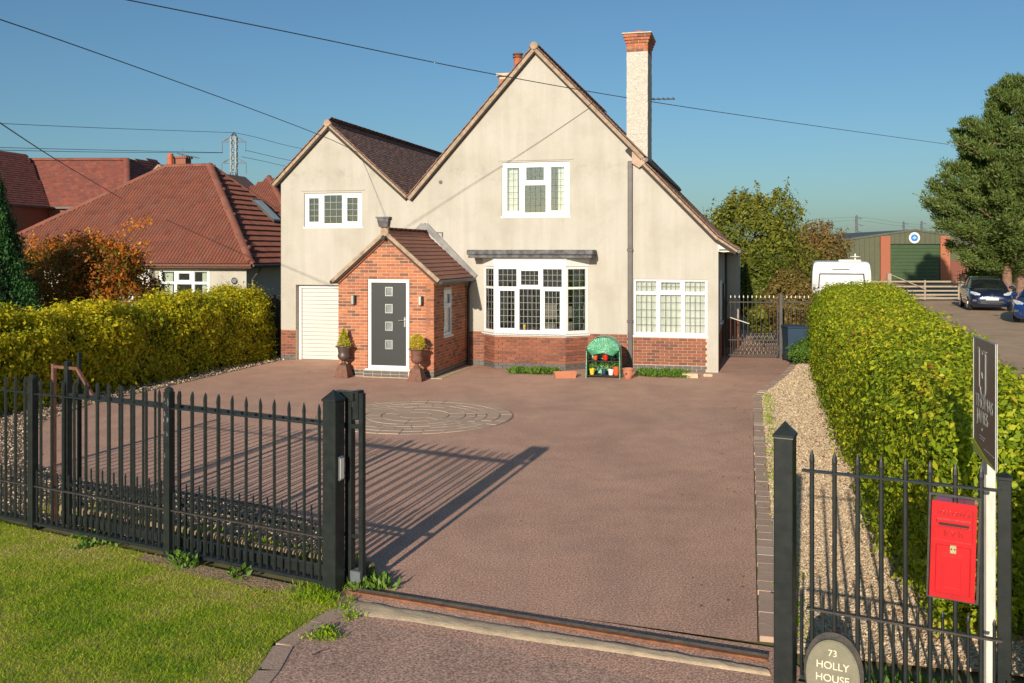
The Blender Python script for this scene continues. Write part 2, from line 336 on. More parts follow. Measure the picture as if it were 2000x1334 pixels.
# ---------------------------------------------------------------- ground
def G(px, py, z=0):
    D = (CH-z)*FPX/(py-HY); return Vector(((px-1000)*D/FPX, D, z))
def sheet(name, pts, z, m, kind='structure', thick=0, label=None, parent=None):
    b = MB(); p2 = [(p[0], p[1]) for p in pts]
    if thick: b.prism(p2, z-thick, z, axis='z')
    else: b.add([(x, y, z) for x, y in p2], [tuple(range(len(p2)))])
    bm = bmesh.new()
    o = b.build(name, m, parent, kind=kind, label=label)
    bm.from_mesh(o.data); bmesh.ops.triangulate(bm, faces=bm.faces[:]); bm.to_mesh(o.data); bm.free()
    return o
def hgt(u):
    t = min(1, max(0, (u-2.6)/2.2)); return .35*t*t*(3-2*t)
us = [-3000, -800, -200, -60, -30, -20, -14, -8, -2, 1.5, 2.6, 2.9, 3.3, 3.7, 4.1, 4.5, 4.8, 6, 12, 30, 80, 300, 900, 3000]
vs_ = [-300, -60, -30, -20, -10, 0, 10, 20, 40, 80, 160, 400, 1200, 3500]
b = MB(); nu = len(us)
b.v = [tuple(W(u, v, hgt(u)-.03)) for v in vs_ for u in us]
b.f = [(j*nu+i, j*nu+i+1, (j+1)*nu+i+1, (j+1)*nu+i) for j in range(len(vs_)-1) for i in range(nu-1)]; b.r = [.5]*len(b.f)
b.build('ground', M_['field'], kind='structure', smooth=True)
DL = [(-11.75, .6), (-11.78, -3), (-11.75, -8), (-11.35, -9.7), (-10.4, -11.2), (-9.0, -12.6), (-7.9, -13.3), (-6.21, -13.47), (-4.81, -13.81), (-3.71, -14.45), (-2.9, -15.6), (-2.62, -16.1)]
DR = [(.80, -16.45), (.80, -10), (.82, -3.8), (.95, -2.9), (1.2, -1.6), (1.55, .2), (1.8, 2.4), (1.85, 13.5)]
drive = sheet('driveway', [W(*p) for p in DL]+[W(*p) for p in DR]+[W(-1, 13.5), W(-11.75, 2)], 0, M_['drive'])
ap = [G(660, 1185), G(610, 1208), G(570, 1250), G(525, 1300), G(475, 1350), (-2.8, 3.2, 0), (-4, -3, 0), (9, -6, 0), (4.2, 5.0, 0), F(5.0, -.12), F(3.9, -.1)]
sheet('pavement_apron', ap, -.006, M_['apron'])
ft = lambda *a: tuple(F(*a))[:2]
sheet('gateway_tarmac', [ft(.05, -.42), ft(-.1, .2), ft(3.7, .6), ft(3.95, .3), ft(3.95, -.3)], -.003, M_['drive'])
LAWN = [(-7.8, 11.7), ft(-4.6, -.05), ft(-2.3, -.05), ft(-.12, -.05), (-1.48, 8.05), (-1.62, 7.72), (-1.85, 7.25), (-1.80, 6.78), (-1.9, 6.2), (-2.2, 4.5), (-3.2, 2.4), (-14, 2.4), (-14, 11.7)]
sheet('lawn', LAWN, .0, M_['turf'])
sheet('roadside_soil', [ft(3.92, .1), ft(7, .1), ft(8, -1.6), ft(4.2, -1.6)], .002, M_['soil'])
# kerb blocks along the lawn edge
kerb = link('lawn_kerb', None, kind='structure')
kp = [Vector((-1.30, 8.02, 0)), Vector((-1.50, 7.62, 0)), Vector((-1.66, 7.2, 0)), Vector((-1.66, 6.78, 0)), Vector((-1.72, 6.3, 0)), Vector((-1.85, 5.7, 0)), Vector((-2.0, 5.1, 0))]
for a, c in zip(kp[:-1], kp[1:]):
    q = MB(); d = (c-a); L_ = d.length; q.bbox(-.004, L_+.004, 0, .16, -.05, .002, .003)
    q.build('kerb_block', M_['kerb'], kerb, M=Matrix.Translation(a) @ Matrix.Rotation(math.atan2(d.y, d.x), 4, 'Z') @ Matrix.Translation((0, -.16, 0)))
# concrete strip outside the gate
q = MB(); up = [G(686, 1168), G(800, 1188), G(1000, 1221), G(1200, 1254), G(1400, 1288), G(1496, 1305)]
lo = [G(676, 1201), G(800, 1215), G(1000, 1248), G(1200, 1275), G(1400, 1305), G(1506, 1321)]
k = 40
def along(P, t):
    x = t*(len(P)-1); i = min(int(x), len(P)-2); return P[i].lerp(P[i+1], x-i)
vv = []
for i in range(k+1):
    a_, c_ = along(up, i/k), along(lo, i/k)
    for j in range(7):
        p = a_.lerp(c_, j/6+ (random.uniform(-.03, .03) if j in (0, 6) else 0)); h = .006+.006*math.sin(PI*j/6)+random.uniform(-.004, .005)
        if j in (0, 6): h = -.01
        vv.append((p.x, p.y, h))
q.add(vv, [(i*7+j, i*7+j+1, (i+1)*7+j+1, (i+1)*7+j) for i in range(k) for j in range(6)])
q.build('concrete_threshold', M_['concrete'], kind='structure', smooth=True)
# gate track rail
tr = thing('gate_track', 'rusty angle-iron rail set across the gateway for the sliding gate', 'gate track', F(0, .0))
q = MB(); a = G(684, 1157); c = G(1500, 1291)
a.z = c.z = .012; q.bar(a, c, .055, .016); q.build('base_plate', M_['rust'], None, M=None).parent = tr
q = MB(); d = (c-a).normalized(); nn = Vector((-d.y, d.x, 0)); q.bar(a+nn*.025+Vector((0, 0, .018)), c+nn*.025+Vector((0, 0, .018)), .012, .022)
q.build('running_rail', M_['blackold'], None).parent = tr
for o in tr.children: o.matrix_parent_inverse = tr.matrix_world.inverted()

# brick edging beside the drive
edg = link('drive_edging', None, kind='structure')
bme = MB().bbox(-.085, .085, -.1265, .1265, -.06, .012, .004); me = bpy.data.meshes.new('edging_block')
me.from_pydata([tuple(x) for x in bme.v], [], bme.f)
ms = []; pth = [W(.90, -16.35), W(.90, -3.8), W(1.03, -2.9), W(1.28, -1.6), W(1.63, .2), W(1.88, 2.2)]
for a, c in zip(pth[:-1], pth[1:]):
    d = c-a; n_ = int(d.length/.2535); yaw = math.atan2(d.y, d.x)-PI/2
    for i in range(n_):
        p = a+d*((i+.5)/n_); ms.append(TR(p.x+random.uniform(-.008, .008), p.y, random.uniform(-.003, .002), yaw+random.uniform(-.03, .03)))
pieces('edging_block', edg, M_['edging'], me, ms)

# round of pavers let into the drive
C0 = W(-5.17, -7.61)
cs = link('paving_circle', None, kind='structure'); cs.location = C0
b = MB(); b.lathe([(1.80, -.02), (1.80, .002)], 64); b.build('circle_bedding', M_['joint'], cs)
rings = [(.0, .30, 1), (.31, .62, 7), (.63, .92, 13), (.93, 1.12, 22), (1.13, 1.31, 26), (1.32, 1.55, 26), (1.56, 1.78, 30)]
for r0, r1, n_ in rings:
    off = random.random()
    for i in range(n_):
        q = MB(); g = .012/max(r1, .3)
        t0 = 2*PI*(i+off)/n_+g*.5; t1 = 2*PI*(i+1+off)/n_-g*.5; m_ = max(2, int(48/n_))
        if n_ == 1:
            q.lathe([(.29, 0), (.30, .006), (.29, .012)], 28); q.build('paver', M_['paver'], cs, smooth=False); continue
        A = [(r0*math.cos(t0+(t1-t0)*j/m_), r0*math.sin(t0+(t1-t0)*j/m_)) for j in range(m_+1)]
        B_ = [((r1-.012)*math.cos(t0+(t1-t0)*j/m_), (r1-.012)*math.sin(t0+(t1-t0)*j/m_)) for j in range(m_, -1, -1)]
        q.prism(A+B_, 0, .010+random.uniform(-.003, .004), axis='z'); q.build('paver', M_['paver'], cs)
sheet('drive_track', [W(5.0, -40, 0), W(40, -40, 0), W(40, 41, 0), W(12, 41, 0), W(9, 38, 0), W(5.0, 20, 0)], .335, M_['track'])
sheet('far_yard', [W(5, 52, 0), W(30, 46, 0), W(34, 62, 0), W(5, 66, 0)], .333, M_['track'])

# ================================================================ THE HOUSE
house = thing('house', 'two-storey cream rendered house with two steep front gables and a brick porch', 'house', HOUSE_M)
def slats(mb, W_, H_, nx, nz, x0, z0, w=.013, y=-.004):
    for i in range(1, nx): x = x0+W_*i/nx; mb.box(x-w/2, x+w/2, y-.006, y, z0, z0+H_)
    for j in range(1, nz): z = z0+H_*j/nz; mb.box(x0, x0+W_, y-.010, y-.0065, z-w/2, z+w/2)
def window(parent, M, W_, H_, lights, fw=.07, came='leadcame', name='window', sill=True, curtain=None, label=None, came_w=.013):
    """lights: (x0,x1,z0,z1,nx,nz,sash) inside a W_ x H_ frame; origin at the bottom left of the outside face"""
    fr = MB(); fr.prism([(0, 0), (W_, 0), (W_, H_), (0, H_)], 0, .07, [[(a, c), (b_, c), (b_, d), (a, d)] for a, b_, c, d, *_ in lights])
    for a, b_, c, d, nx, nz, sash in lights:
        if sash:
            k = .045; fr.prism([(a-.018, c-.018), (b_+.018, c-.018), (b_+.018, d+.018), (a-.018, d+.018)], -.016, -.001, [[(a+k, c+k), (b_-k, c+k), (b_-k, d-k), (a+k, d-k)]])
            fr.prism([(a+.001, c+.001), (b_-.001, c+.001), (b_-.001, d-.001), (a+.001, d-.001)], .001, .055, [[(a+k+.001, c+k+.001), (b_-k-.001, c+k+.001), (b_-k-.001, d-k-.001), (a+k+.001, d-k-.001)]])
    if sill: fr.box(-.03, W_+.03, -.05, .05, -.045, -.002)
    w = fr.build(name, M_['upvc'], parent, M=M, label=label)
    for a, b_, c, d, nx, nz, sash in lights:
        k = .045 if sash else 0
        p = MB(); p.box(a+k-.005, b_-k+.005, .026, .032, c+k-.005, d-k+.005); p.build('pane', M_['glass'], w)
        if nx > 1 or nz > 1:
            s_ = MB(); slats(s_, b_-a-2*k, d-c-2*k, nx, nz, a+k, c+k, w=came_w, y=.024); s_.build('leading', M_[came], w)
    for (a, b_, mt, dep) in (curtain or []):
        s_ = MB(); n_ = max(6, int((b_-a)/.03)); vs = []
        for i in range(n_+1):
            x = a+(b_-a)*i/n_; y = dep+.022*math.sin(i*1.25)+.008*math.sin(i*2.9)
            vs += [(x, y, .03), (x, y+.01, H_-.03)]
        s_.add(vs, [(2*i, 2*i+2, 2*i+3, 2*i+1) for i in range(n_)]); s_.build('curtain', M_[mt], w, smooth=True)
    return w
# front walls with their openings
TH = .28
fw_ = MB()
front = [(-11.87, .84), (-11.42, .84), (-11.42, 2.08), (-9.0, 2.08), (-9.0, .9), (-2.12, .9), (-2.12, 5.50), (-4.64, 8.16), (-8.09, 4.36), (-10.42, 6.38), (-11.87, 4.97)]
fw_.prism(front, 0, TH, [[(-11.17, 3.68), (-9.46, 3.68), (-9.46, 4.60), (-11.17, 4.60)], [(-5.53, 3.92), (-3.74, 3.92), (-3.74, 5.32), (-5.53, 5.32)],
                         [(-5.98, .95), (-3.30, .95), (-3.30, 2.60), (-5.98, 2.60)]])
wall = fw_.build('front_wall', M_['render'], house)
lw = MB(); lw.prism([(-2.119, .9), (-2.09, .9), (-2.09, 2.30), (-.27, 2.30), (-.27, 0), (0, 0), (0, 3.30), (-2.119, 5.42)], .012, TH)
lw.build('lean_to_wall', M_['render'], house)
for a_ in ((-11.87, -11.42, .02, .84), (-8.995, -2.121, .02, .899), (-2.119, -.271, .03, .889)):
    o = MB(); o.box(a_[0], a_[1], a_[2], TH, 0, a_[3]); o.build('plinth_backing', M_['mortar'], house)
# side and rear walls, floors
sw = MB(); sw.box(-11.87, -11.6, TH, 12, 0, 4.9); sw.box(-.27, 0, TH, 12, .9, 3.28); sw.box(-11.6, -.27, 11.8, 12, 0, 3.2); sw.box(-2.3, -2.15, TH, 12, 0, 5.3)
sw.prism([(-11.8, 3.2), (-2.2, 3.2), (-2.2, 5.3), (-4.64, 8.05), (-8.09, 4.3), (-10.42, 6.3), (-11.8, 4.9)], 11.75, 12)
sw.box(.0, .42, 6.5, 12, .9, 2.95)
sw.build('side_wall', M_['render'], house)
o = MB(); o.box(-.26, .0, TH, 12, 0, .899); o.box(0.001, .43, 6.49, 12.01, 0, .899); o.build('side_plinth', M_['plinth'], house)
fl = MB(); fl.box(-11.6, -.27, TH, 11.8, 2.62, 2.8); fl.box(-11.6, -.27, 3.6, 3.7, 0, 2.62); fl.box(-11.6, -2.3, 3.6, 3.7, 2.8, 4.6); fl.box(-11.6, -.27, TH, 11.8, -.05, -.01); fl.box(-8.6, -8.5, TH, 3.6, 0, 2.6)
fl.build('interior', M_['interior'], house)
# side door, window and sill on the shaded side wall
sdm = Matrix.Translation((.002, 0, 0)) @ Matrix.Rotation(PI/2, 4, 'Z')
window(house, sdm @ Matrix.Translation((1.3, -.02, 1.15)), .8, 1.1, [(.06, .74, .06, 1.04, 1, 1, True)], name='side_window')
q = MB(); q.bbox(3.6, 4.5, -.05, .0, .05, 2.08, .01); q.build('side_door', M_['door'], house, M=sdm)
q = MB(); q.tube([(.03, 6.40, 0), (.03, 6.40, 3.1)], .045, 8); q.build('side_downpipe', M_['pipe'], house)

# ---- bricks
BW, BH, MJ = .215, .065, .010
def brick_mesh(name, d=.03):
    b = MB().bbox(0, BW, -.006, d, 0, BH, .004); me = bpy.data.meshes.new(name); me.from_pydata([tuple(x) for x in b.v], [], b.f); return me
def courses(x0, x1, z0, z1, ok=None, first=0, soldier=False):
    """stretcher bond: returns local matrices (x scaled for closers)"""
    out = []; z = z0; r = first
    while z+BH <= z1+.004:
        x = x0-(BW+MJ)*(.5 if r % 2 else 0)
        while x < x1-.03:
            a, b_ = max(x, x0), min(x+BW, x1)
            if b_-a > .04:
                cm = ((a+b_)/2, z+BH/2)
                if ok is None: segs = [(a, b_)]
                else: segs = ok(a, b_, z)
                for (p, q_) in segs:
                    if q_-p > .035:
                        out.append(Matrix.Translation((p, random.uniform(-.0015, .0015), z)) @ Matrix.Diagonal(((q_-p)/BW, 1, 1, 1)) @ Matrix.Rotation(random.uniform(-.004, .004), 4, 'Y'))
            x += BW+MJ
        z += BH+MJ; r += 1
    return out
bm_plinth = brick_mesh('brick')
mm = []
mm += [TR(0, 0, 0) @ m for m in courses(-11.87, -11.43, .15, .84)]
mm += [Matrix.Translation((0, .012, 0)) @ m for m in courses(-2.10, -.28, .16, .885)]
mm += [Matrix.Translation((0, 0, 0)) @ m for m in courses(-6.45, -6.02, .15, .90)]
mm += [m for m in courses(-3.26, -2.24, .15, .90)]
mb_ = []
mb_ += courses(-11.87, -11.43, .0, .15)+[Matrix.Translation((0, .012, 0)) @ m for m in courses(-2.10, -.28, .0, .15)]+courses(-6.45, -6.02, 0, .15)+courses(-3.26, -2.24, 0, .15)
# bay: three facets
BAY = [(-6.02, 0.0), (-5.61, -.45), (-3.75, -.45), (-3.26, 0.0)]
bay = link('bay_window', None, house)
plb = MB(); plb.prism([(x+(.012 if i == 0 else 0), y+.03) for i, (x, y) in enumerate(BAY)]+[(-3.3, .2), (-5.98, .2)], 0, .88, axis='z'); plb.build('bay_plinth', M_['mortar'], bay)
for (a, c) in zip(BAY[:-1], BAY[1:]):
    L_ = math.hypot(c[0]-a[0], c[1]-a[1]); Mf = TR(a[0], a[1], 0, math.atan2(c[1]-a[1], c[0]-a[0]))
    mm += [Mf @ m for m in courses(0, L_, .15, .87)]; mb_ += [Mf @ m for m in courses(0, L_, 0, .15)]
joined('plinth_brickwork', house, M_['plinth'], bm_plinth, mm)
joined('blue_brickwork', house, M_['bluebrick'], bm_plinth, mb_)
# bay windows: facets with sill, head and canopy
b0 = .90; bh = 1.72; tz = 1.17
for k, (a, c) in enumerate(zip(BAY[:-1], BAY[1:])):
    L_ = math.hypot(c[0]-a[0], c[1]-a[1]); Mf = TR(a[0], a[1], b0, math.atan2(c[1]-a[1], c[0]-a[0]))
    if k == 1:
        w3 = L_/3; li = []
        xs = [(.10, w3-.035), (w3+.035, 2*w3-.035), (2*w3+.035, L_-.10)]
        for i, (p, q_) in enumerate(xs):
            li += [(p, q_, .09, tz-.03, 4 if i != 1 else 5, 6, i != 1), (p, q_, tz+.03, bh-.07, 4, 3, i == 1)]
        window(house, Mf, L_, bh, li, name='bay_casement', came_w=.009)
    else:
        window(house, Mf, L_, bh, [(.07, L_-.06, .09, tz-.03, 3, 6, False), (.07, L_-.06, tz+.03, bh-.07, 3, 3, False)], name='bay_side_light', came_w=.009,
               curtain=[(.05, L_*.55, 'curtain', .16)] if k == 0 else [(L_*.45, L_-.04, 'curtain', .16)])
def ring(off, z0, z1, nm, mt, back=.0, par=bay):
    q = MB(); a = [(-6.02-off*1.2, back), (-5.61-off*.55, -.45-off), (-3.75+off*.55, -.45-off), (-3.26+off*1.2, back)]
    q.prism(a, z0, z1, axis='z'); q.build(nm, M_[mt], par)
ring(.05, .862, .898, 'sill', 'upvc', -.001); ring(.03, 2.62, 2.80, 'fascia', 'upvc', -.001)
ring(.07, 2.802, 2.83, 'fascia_trim', 'upvc', -.002)
q = MB(); q.bbox(-6.27, -3.06, -.62, -.003, 2.832, 2.91, .012); q.bbox(-6.30, -3.03, -.66, -.003, 2.913, 3.04, .02)
for x in np.arange(-6.2, -3.1, .42): q.bar((x, -.665, 2.93), (x+.02, -.665, 3.02), .008, .05)
q.build('canopy', M_['felt'], bay)
q = MB(); q.prism([(-5.95, .02), (-5.58, -.40), (-3.78, -.40), (-3.30, .02)], .84, .895, axis='z'); q.build('inner_sill', M_['interior'], bay)
# ornaments on the inner sill
for x, col, hh in ((-5.25, 'whiteplastic', .13), (-5.05, 'whiteplastic', .12), (-4.40, 'whiteplastic', .13), (-4.18, 'whiteplastic', .13), (-4.65, 'whiteplastic', .10)):
    q = MB(); q.lathe([(.045, 0), (.065, hh), (.055, hh)], 12); o = q.build('window_pot', M_[col], None, M=HOUSE_M @ TR(x, -.26, .897), smooth=R(40))
    tag(o, {-5.25: 'small white pot inside the bay, leftmost on the sill', -5.05: 'small white pot second from left inside the bay window', -4.40: 'white pot on the bay sill behind the right casement, left of two', -4.18: 'white pot on the bay sill behind the right casement, right of two', -4.65: 'low white dish on the bay sill behind the middle light'}[x], 'pot', 'pots on the bay window sill')
q = MB(); q.lathe([(.035, 0), (.04, .05), (.035, .12), (.045, .2), (.03, .24)], 12); tag(q.build('candle_jar', M_['yellowplastic'], None, M=HOUSE_M @ TR(-4.86, -.26, .897), smooth=True), 'slim yellow jar on the bay sill behind the middle light', 'jar')

# upper windows
window(house, TR(-11.17, .045, 3.68), 1.71, .92, [(.09, .47, .09, .83, 2, 4, True), (.58, 1.11, .09, .86, 3, 4, False), (1.22, 1.62, .09, .83, 2, 4, True)], name='bedroom_window', label='three-light window of the small gable')
window(house, TR(-5.53, .045, 3.92), 1.79, 1.40, [(.09, .50, .09, 1.31, 2, 7, True), (.60, 1.16, .09, .80, 4, 4, False), (.60, 1.16, .88, 1.31, 4, 3, True), (1.26, 1.70, .09, 1.31, 3, 7, True)], came='darkcame', name='bedroom_window', label='tall window of the main gable',
       curtain=[(.12, .38, 'net', .15), (1.46, 1.70, 'net', .15), ], came_w=.010)
for (a, c, z) in ((-11.25, -9.38, 4.66), (-5.62, -3.65, 5.36)):
    q = MB(); q.box(a, c, -.022, -.001, z, z+.03); q.build('drip_mould', M_['render'], house)
window(house, TR(-2.09, .05, .89), 1.82, 1.41, [(.05, .57, .07, 1.02, 4, 5, False), (.66, 1.18, .07, 1.02, 4, 5, False), (1.27, 1.77, .07, 1.02, 4, 5, False), (.05, .57, 1.10, 1.36, 4, 2, False), (.64, 1.20, 1.09, 1.38, 4, 2, True), (1.27, 1.77, 1.10, 1.36, 4, 2, False)], came='darkcame', name='lean_to_window',
       curtain=[(.03, 1.79, 'net', .12)], fw=.05, came_w=.012)
# small wall fittings
q = MB(); q.tube([(-7.21, -.02, 4.84), (-7.21, .03, 4.84)], .05, 16); q.build('vent', M_['pipe'], house)
q = MB(); q.bar((-7.32, -.03, 3.50), (-7.14, -.03, 3.50), .02, .015); q.bar((-7.16, -.03, 3.50), (-7.16, -.03, 3.38), .02, .015); q.build('wall_bracket', M_['pipe'], house)
# garage door
gd = link('garage_door', None, house)
q = MB(); q.box(-11.42, -11.34, .18, .30, 0, 2.08); q.box(-9.06, -8.98, .18, .30, 0, 2.08); q.box(-11.34, -9.06, .18, .30, 1.98, 2.08); q.build('door_frame', M_['upvc'], gd)
q = MB(); q.bbox(0, 2.26, 0, .02, 0, .102, .006); me = bpy.data.meshes.new('slat'); me.from_pydata([tuple(x) for x in q.v], [], q.f)
pieces('slat', gd, M_['garage'], me, [Matrix.Translation((-11.33, .21, .01+.109*i)) for i in range(18)])
q = MB(); q.box(-11.41, -9.0, .27, .32, .005, 2.075); q.build('door_backing', M_['garage'], gd)
# downpipe between main gable and lean-to
q = MB(); q.bbox(-2.235, -2.115, -.075, -.002, .0, 5.28, .012); q.bbox(-2.25, -2.10, -.085, -.001, 3.0, 3.07, .01); q.bbox(-2.25, -2.10, -.085, -.001, 1.2, 1.27, .01)
q.build('downpipe', M_['pipe'], house)

# ---- roofs
def slope_roof(name, e0, e1, r0, v0, v1, matt, tile_me, gauge, tw, only=None, limit=0, verge=True, back=.14, jit=.004, piece='roof_tile'):
    """roof slope in the (u,z) section from eave e0 to ridge r0, from v0 to v1; tiles on the outer side"""
    eu, ez = e0; ru, rz = r0
    L_ = math.hypot(ru-eu, rz-ez); d = Vector(((ru-eu)/L_, 0, (rz-ez)/L_)); left = ru > eu
    n = Vector((-d.z, 0, d.x)) if left else Vector((d.z, 0, -d.x))
    if n.z < 0: n = -n
    q = MB(); P = lambda s, v, k: Vector((eu, v, ez))+d*s+n*k
    c = [P(0, v0, -back), P(L_, v0, -back), P(L_, v0, 0), P(0, v0, 0)]; c2 = [p+Vector((0, v1-v0, 0)) for p in c]
    q.add(c+c2, [(0, 1, 2, 3), (7, 6, 5, 4), (0, 4, 5, 1), (1, 5, 6, 2), (2, 6, 7, 3), (3, 7, 4, 0)]); q.build(name, M_['darkwood'], house)
    mats = []; rows = int(L_/gauge)+1; e = Vector((0, 1, 0))
    for r in range(rows):
        s = r*gauge; off = (tw/2 if r % 2 else 0)
        nx = int((v1-v0)/tw)+2
        for i in range(nx):
            v = v0-.03+i*tw-off
            if v < v0-.05: v = v0-.05
            if v > v1: continue
            tilt = .14; dd = (d*math.cos(tilt)-n*math.sin(tilt)*1).normalized()
            p = P(s-.02, v, .030+random.uniform(0, jit))
            x = e; y = (d*math.cos(.09)-n*math.sin(.09)).normalized(); z_ = x.cross(y).normalized()
            if z_.dot(n) < 0: z_ = -z_
            m = Matrix((( x.x, y.x, z_.x, p.x), (x.y, y.y, z_.y, p.y), (x.z, y.z, z_.z, p.z), (0, 0, 0, 1)))
            mats.append(m @ Matrix.Rotation(random.uniform(-.012, .012), 4, 'Z'))
    joined(piece+'s', house, matt, tile_me, mats)
def tile_mesh(w, l, t=.013):
    b = MB(); b.add([(0, 0, -t), (w-.004, 0, -t), (w-.004, l, -t), (0, l, -t), (0, 0, .002), (w-.004, 0, .002), (w-.004, l, .002), (0, l, .002)], [(4, 5, 6, 7), (0, 1, 5, 4), (1, 2, 6, 5), (3, 0, 4, 7)])
    me = bpy.data.meshes.new('tile'); me.from_pydata([tuple(x) for x in b.v], [], b.f); return me
tm = tile_mesh(.165, .15, .016)
tmb = tile_mesh(.33, .22, .02)
slope_roof('left_gable_roof', (-8.09, 4.47), None, (-10.42, 6.52), -.10, 12, M_['tile'], tm, .105, .168)
slope_roof('left_gable_roof', (-12.10, 4.87), None, (-10.42, 6.52), -.10, 12, M_['tile'], tmb, .18, .33)
slope_roof('main_gable_roof', (-8.12, 4.44), None, (-4.64, 8.32), -.12, 12, M_['tile'], tmb, .18, .33)
slope_roof('main_gable_roof', (-1.80, 5.38), None, (-4.64, 8.32), -.12, 12, M_['tile'], tm, .115, .168)
slope_roof('lean_to_roof', (.02, 3.34), None, (-2.2, 5.64), -.08, 12, M_['tile'], tm, .115, .168)
slope_roof('lean_to_roof', (.48, 3.04), None, (.0, 3.36), -.07, 12.1, M_['tile'], tm, .10, .168)
# verges, ridges, barge ends
def verge(pts, v=-.135, t=.075, dz=-.005, m='verge', nm='verge', dep=.12):
    for a, c in zip(pts[:-1], pts[1:]):
        q = MB()
        A = Vector((a[0], 0, a[1])); B_ = Vector((c[0], 0, c[1])); d = (B_-A).normalized(); n = Vector((-d.z, 0, d.x));  n = n if n.z > 0 else -n
        k0 = -t-.02; k1 = -.02
        vs = [A+n*k0, B_+n*k0, B_+n*k1, A+n*k1]; vs = [p+Vector((0, v, 0)) for p in vs]+[p+Vector((0, v+dep, 0)) for p in vs]
        q.add(vs, [(0, 1, 2, 3), (7, 6, 5, 4), (0, 4, 5, 1), (1, 5, 6, 2), (2, 6, 7, 3), (3, 7, 4, 0)]); q.build(nm, M_[m], house)
verge([(-12.10, 4.87), (-10.42, 6.52)], -.125); verge([(-10.42, 6.52), (-8.09, 4.47)], -.125, t=.05)
verge([(-8.12, 4.44), (-4.64, 8.32)], -.145, t=.09); verge([(-4.64, 8.32), (-1.80, 5.38)], -.145, t=.085)
verge([(-2.0, 5.43), (.02, 3.34)], -.10, t=.06); verge([(0.0, 3.36), (.48, 3.04)], -.09, t=.05)
q = MB(); q.add([(-2.12, -.12, 5.52), (-2.12, -.12, 5.22), (-1.95, -.12, 5.10), (-1.80, -.12, 5.20), (-1.80, -.12, 5.34), (-2.12, .3, 5.52), (-2.12, .3, 5.22), (-1.95, .3, 5.10), (-1.80, .3, 5.20), (-1.80, .3, 5.34)],
      [(0, 1, 2, 3, 4), (9, 8, 7, 6, 5), (0, 5, 6, 1), (1, 6, 7, 2), (2, 7, 8, 3), (3, 8, 9, 4), (4, 9, 5, 0)]); q.build('eaves_box', M_['kerb'], house)
q = MB(); q.tube([(-1.77, -.1, 5.30), (-1.77, 12, 5.30)], .055, 8); q.build('gutter', M_['pipe'], house)
q = MB(); q.tube([(.50, -.05, 3.0), (.50, 12, 3.0)], .05, 8); q.box(.02, .44, -.02, 12, 3.02, 3.06); q.build('gutter', M_['pipe'], house)
q = MB(); q.prism([(.0, 3.28), (.0, 3.0), (.12, 2.98), (.42, 3.0), (.42, 3.03)], .0, .03); q.build('eaves_box', M_['postwhite'], house)
def ridge_tiles(p0, p1, n, r=.12, m='tile', par=house, nm='ridge_tile'):
    p0 = Vector(p0); p1 = Vector(p1); d = (p1-p0)/n
    for i in range(n):
        a = p0+d*i; c = p0+d*(i+1.02); k = 8; vs = []
        ax = d.normalized(); side = ax.cross(Vector((0, 0, 1))).normalized(); up = side.cross(ax).normalized()
        for p, rr in ((a, r*1.03), (c, r*.97)):
            for j in range(k+1):
                t = PI*(j/k)*1.1-.05*PI; vs.append(p+side*math.cos(t)*rr+up*(math.sin(t)*rr*.8-.03))
        q = MB(); q.add(vs, [(j, j+1, k+2+j, k+1+j) for j in range(k)]+[tuple(range(k, -1, -1))]); q.build(nm, M_[m], par, smooth=False)
ridge_tiles((-10.42, -.14, 6.50), (-10.42, 12, 6.50), 30, .125); ridge_tiles((-4.64, -.16, 8.32), (-4.64, 12, 8.32), 30, .125)
for (x, z, r_) in ((-10.42, 6.50, .095), (-4.64, 8.30, .10)):
    q = MB(); q.tube([(x, -.155 if x < -5 else -.175, z), (x, -.02, z)], r_, 14); q.build('ridge_end', M_['verge'], house)
# lead valley
q = MB(); q.bar((-8.1, -.08, 4.50), (-8.1, 12, 4.50), .34, .03); q.build('valley_lead', M_['lead'], house)
for i in range(9):
    q = MB(); q.bbox(0, .16, 0, .22, 0, .014, .003); q.build('slipped_tile', M_['tile'] if i % 3 else M_['castrust'], house, M=Matrix.Translation((-8.28+random.uniform(0, .3), .35+i*.13, 4.62+random.uniform(0, .12))) @ Matrix.Rotation(random.uniform(-.8, .8), 4, 'Z') @ Matrix.Rotation(random.uniform(-.5, .5), 4, 'X'))

# ---- tall chimney
ch = link('chimney', None, house)
CU0, CU1, CV0, CV1 = -2.345, -1.80, .6, 1.65
q = MB()
nseg = 46; per = []
for i in range(nseg+1):
    z = 4.0+(8.17-4.0)*i/nseg; rg = []
    for (x, y) in ((CU0, CV0), ((CU0+CU1)/2, CV0), (CU1, CV0), (CU1, (CV0+CV1)/2), (CU1, CV1), (CU0, CV1)): rg.append((x+random.uniform(-.006, .006), y+random.uniform(-.006, .006), z))
    per += rg
q.add(per, [(i*6+j, i*6+(j+1) % 6, (i+1)*6+(j+1) % 6, (i+1)*6+j) for i in range(nseg) for j in range(6)]); q.build('stack', M_['roughcast'], ch)
mmc = []
def box_courses(x0, x1, y0, y1, z0, z1, first=0):
    out = []
    for (a, L_, rz) in (((x0, y0), x1-x0, 0), ((x1, y0), y1-y0, PI/2), ((x1, y1), x1-x0, PI), ((x0, y1), y1-y0, -PI/2)):
        out += [TR(a[0], a[1], 0, rz) @ m for m in courses(0, L_, z0, z1, first=first)]
    return out
lv = [(0, 8.17, 8.39), (.025, 8.395, 8.46), (.05, 8.47, 8.535), (.075, 8.545, 8.61)]
for i, (o_, a, c) in enumerate(lv): mmc += box_courses(CU0-o_, CU1+o_, CV0-o_, CV1+o_, a, c, i)
pieces('brick', ch, M_['brick'], brick_mesh('brick'), mmc, 50, 'brickwork')
q = MB()
